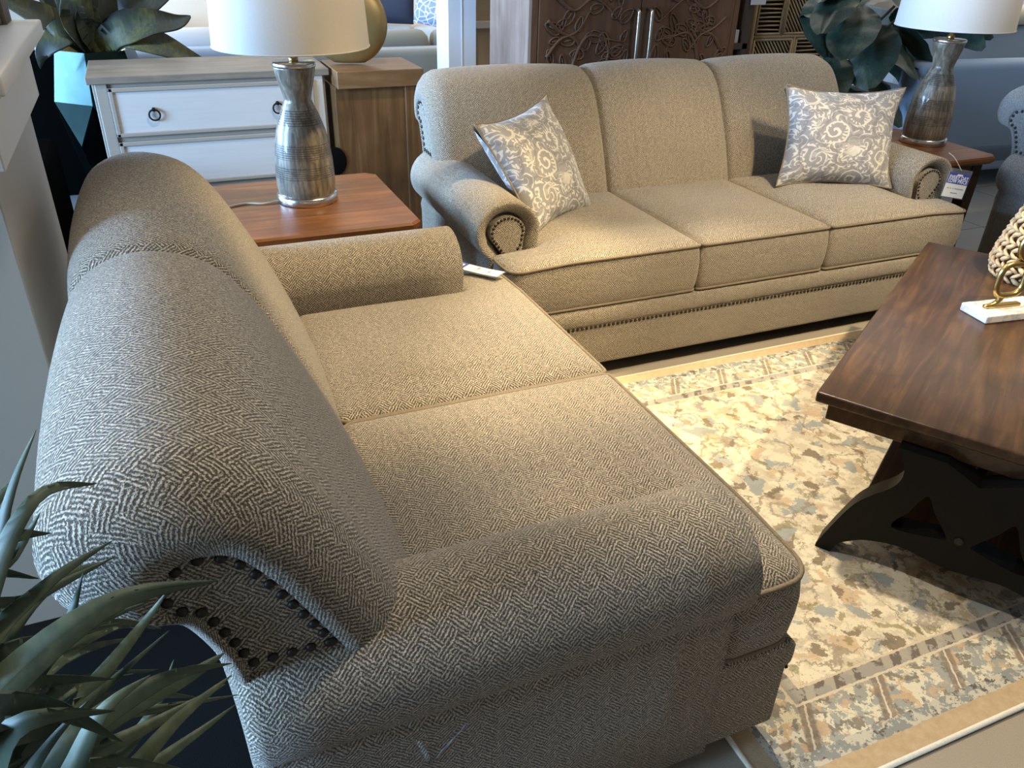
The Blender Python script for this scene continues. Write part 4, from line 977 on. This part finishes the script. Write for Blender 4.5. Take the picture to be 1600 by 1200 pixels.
# ------------------------------------------------------------------ simple showroom sofas in the background
def show_sofa(label, loc, rz, w, col, cushion=None, h=.85, n=2, d=.95, throwp=None, nap=.25, roll=False, bc=True):
    g = linen('cloth_' + str(len(bpy.data.materials)), col); g2 = linen('cloth_' + str(len(bpy.data.materials)), cushion or col)
    t = thing('showroom_sofa', label, 'sofa', loc, rz, 'sofas in the background of the showroom')
    mb = MB(); mb.box((-w / 2, 0, .10), (w / 2, d, .30), .03); mb.build('base', g, t)
    mb = MB(); mb.box((-w / 2, d - .2, .12), (w / 2, d, h), .045); mb.build('backrest', g, t)
    for sx in (-1, 1):
        mb = MB(); mb.box((sx * w / 2 - (.2 if sx > 0 else 0), .02, .10), (sx * w / 2 + (.2 if sx < 0 else 0), d - .03, .62), .05)
        if roll: mb.tube([(sx * (w / 2 - .09), .0, .60), (sx * (w / 2 - .09), d - .05, .60)], .11, 16)
        mb.build('arm', g, t)
        for y in (.08, d - .1): m2 = MB(); m2.box((sx * (w / 2 - .1) - .03, y - .03, 0), (sx * (w / 2 - .1) + .03, y + .03, .105)); m2.build('leg', DARKW, t)
    iw = (w - .4) / n
    for k in range(n):
        x0 = -w / 2 + .2 + iw * k
        mb = MB(); mb.box((x0 + .005, 0, .30), (x0 + iw - .005, d - .2, .48), .05); mb.build('seat_cushion', g2, t)
        if not bc: continue
        mb = MB(); mb.box((x0 + .01, d - .38, .47), (x0 + iw - .01, d - .17, h + .10), .08, (-.16, 0, 0)); mb.build('back_cushion', g2, t)
    return t
show_sofa('olive grey sofa seen from behind, beyond the wooden console', (1.95, 6.85, 0), PI, 2.0, (.19, .19, .16), h=.70)
show_sofa('cream sofa with rolled arms far behind the gold vase', (2.75, 9.3, 0), -.5, 2.3, (.66, .61, .52), roll=True)
show_sofa('blue grey sofa seen from behind, above the white dresser', (-.05, 6.85, 0), PI, 1.6, (.20, .25, .31), (.42, .42, .42), h=.74)
show_sofa('cream armchair far behind, between the agave and the lamp', (.55, 8.2, 0), .2, 1.3, (.62, .56, .47), n=1, roll=True)
show_sofa('blue sofa seen from behind at the right, past the end table', (5.68, 4.68, 0), PI - .10, 2.4, (.27, .35, .45), h=.80, bc=False)
show_sofa('slate blue sofa with cream throw beyond the blue sofa at the right', (7.2, 6.05, 0), PI - .1, 2.6, (.30, .39, .50), h=.84, bc=False)
show_sofa('dark grey sofa at the far right behind the lamp shade', (8.2, 9.0, 0), -.4, 1.9, (.10, .12, .12))
th = MB(); th.box((6.3, 5.08, .845), (8.2, 5.42, .98), .06); tag(th.build('cream_throw', linen('cream_throw_cloth', (.72, .64, .50))), 'cream throw draped along the top of the slate blue sofa', 'throw')
def pattern():
    g = G('blue_trellis'); o = g.coord('Object'); v = g.vor(o, 14, 'DISTANCE_TO_EDGE'); f = g.step(v, .06, .03); g.set(Base_Color=g.mix(f, g.mix(g.noise(o, 30, 3), (.08, .14, .34), (.36, .42, .55)), (.8, .8, .8)), Roughness=.9); return g.m
def cushion(label, loc, rot, s_, mat):
    t = thing('scatter_cushion', label, 'cushion', loc, 0, 'cushions on the far cream sofa'); mb = MB(); n = 14
    for side in (1, -1):
        vs = [((2 * i / n - 1) * s_, side * s_ * .35 * max(0, (1 - abs(2 * i / n - 1) ** 2.4) * (1 - abs(2 * j / n - 1) ** 2.4)) ** .5, (2 * j / n - 1) * s_) for j in range(n + 1) for i in range(n + 1)]
        mb.add(vs, [[j * (n + 1) + i, j * (n + 1) + i + 1, (j + 1) * (n + 1) + i + 1, (j + 1) * (n + 1) + i] for j in range(n) for i in range(n)])
    mb.build('cushion_cover', mat, t, rot=rot); return t
cushion('blue and white trellis cushion on the far cream sofa', (2.98, 9.0, .74), (-.25, .15, -.5), .25, pattern())
cushion('navy cushion beside the trellis cushion on the far cream sofa', (2.55, 9.35, .74), (-.2, 0, -.5), .24, plain('navy_velvet', (.012, .016, .035), .8))
tb = MB(); tb.box((-1.35, 2.62, 0), (-.50, 4.72, .50), .02); tag(tb.build('low_black_volume', plain('matte_black_low', (.003, .003, .003), .9, Specular_IOR_Level=0.0)), 'low black bench behind the pedestal, left of the white dresser', 'volume')  # unidentified dark area beside the pedestal, filled with a plain black box
tb = MB(); tb.box((-1.45, 5.42, 0), (-.15, 5.78, .78), .02); tag(tb.build('rear_black_volume', plain('matte_black_rear', (.003, .003, .003), .9, Specular_IOR_Level=0.0)), 'low plain black box shape behind the faceted planter', 'cabinet')  # plain black box filling the unidentified dark area past the planter

# ------------------------------------------------------------------ light
w = bpy.data.worlds.new('World'); S.world = w; w.use_nodes = True; nt = w.node_tree
bg = nt.nodes['Background']; bg.inputs[0].default_value = (.95, .93, .90, 1); bg.inputs[1].default_value = .19
def spot(loc, to, e, col, size, blend=.35, r=.06):
    l = bpy.data.lights.new('ceiling_spot', 'SPOT'); l.energy = e; l.color = col; l.spot_size = math.radians(size); l.spot_blend = blend; l.shadow_soft_size = r
    o = bpy.data.objects.new('ceiling_spot', l); COL.objects.link(o); o.location = loc; o.rotation_euler = (Vector(to) - Vector(loc)).to_track_quat('-Z', 'Y').to_euler(); return o
def area(name, loc, to, e, col, sx, sy):
    l = bpy.data.lights.new(name, 'AREA'); l.shape = 'RECTANGLE'; l.size = sx; l.size_y = sy; l.energy = e; l.color = col
    o = bpy.data.objects.new(name, l); COL.objects.link(o); o.location = loc; o.rotation_euler = (Vector(to) - Vector(loc)).to_track_quat('-Z', 'Y').to_euler(); return o
WARM = (1, .77, .43); WARM2 = (1, .88, .70)
area('window_daylight', (-5.9, 1.5, 1.85), (0, 1.5, 1.0), 1500, (.36, .62, 1.0), 3.0, 2.2)
area('window_daylight', (-5.9, 6.6, 1.85), (0, 4.6, 1.0), 1700, (.36, .62, 1.0), 3.4, 2.2)
spot((1.7, 1.9, 3.1), (.72, 2.12, .5), 430, WARM, 38, .5)
spot((2.7, .7, 3.1), (2.0, 2.25, .35), 400, WARM, 46, .6)
spot((2.9, .9, 3.1), (2.2, 3.0, .8), 150, (1, .92, .80), 50, .5)
spot((1.35, 2.5, 3.1), (1.62, 1.15, .0), 420, (1, .84, .60), 50, .45)
spot((.3, 1.2, 3.1), (.65, 1.05, .5), 120, (1, .92, .80), 70, .7)
spot((3.6, 1.2, 3.1), (3.2, 2.6, .5), 110, WARM2, 55)
spot((.9, 3.0, 3.1), (.7, 4.3, .8), 160, WARM2, 65)
spot((1.5, 1.75, 3.1), (.46, 2.94, .85), 150, WARM, 26, .5)
area('ceiling_panel_light', (2, 8, 3.3), (2, 8, 0), 260, (1, .93, .84), 8, 5)
area('ceiling_panel_light', (6, 5, 3.3), (6, 5, 0), 60, (1, .93, .84), 3, 4)

# ------------------------------------------------------------------ camera
cam = bpy.data.cameras.new('Camera'); co = bpy.data.objects.new('Camera', cam); COL.objects.link(co); S.camera = co
cam.sensor_width = 36; cam.lens = 36 * 1254.171 / 1600; cam.clip_start = .05
p_, r_, yw = math.radians(29.936), math.radians(1.544), math.radians(-23.631)
Fv = Vector((0, math.cos(p_), -math.sin(p_))); Uv = Vector((0, math.sin(p_), math.cos(p_))); Rv = Vector((1, 0, 0))
R2 = Rv * math.cos(r_) + Uv * math.sin(r_); U2 = -Rv * math.sin(r_) + Uv * math.cos(r_)
Zm = Matrix.Rotation(yw, 3, 'Z'); m3 = Matrix((Zm @ R2, Zm @ U2, -(Zm @ Fv))).transposed()
co.matrix_world = Matrix.Translation((0, 0, 1.5)) @ m3.to_4x4()
S.view_settings.view_transform = 'Standard'; S.view_settings.look = 'None'; S.view_settings.exposure = 0.1; S.view_settings.gamma = 1; S.view_settings.use_curve_mapping = False
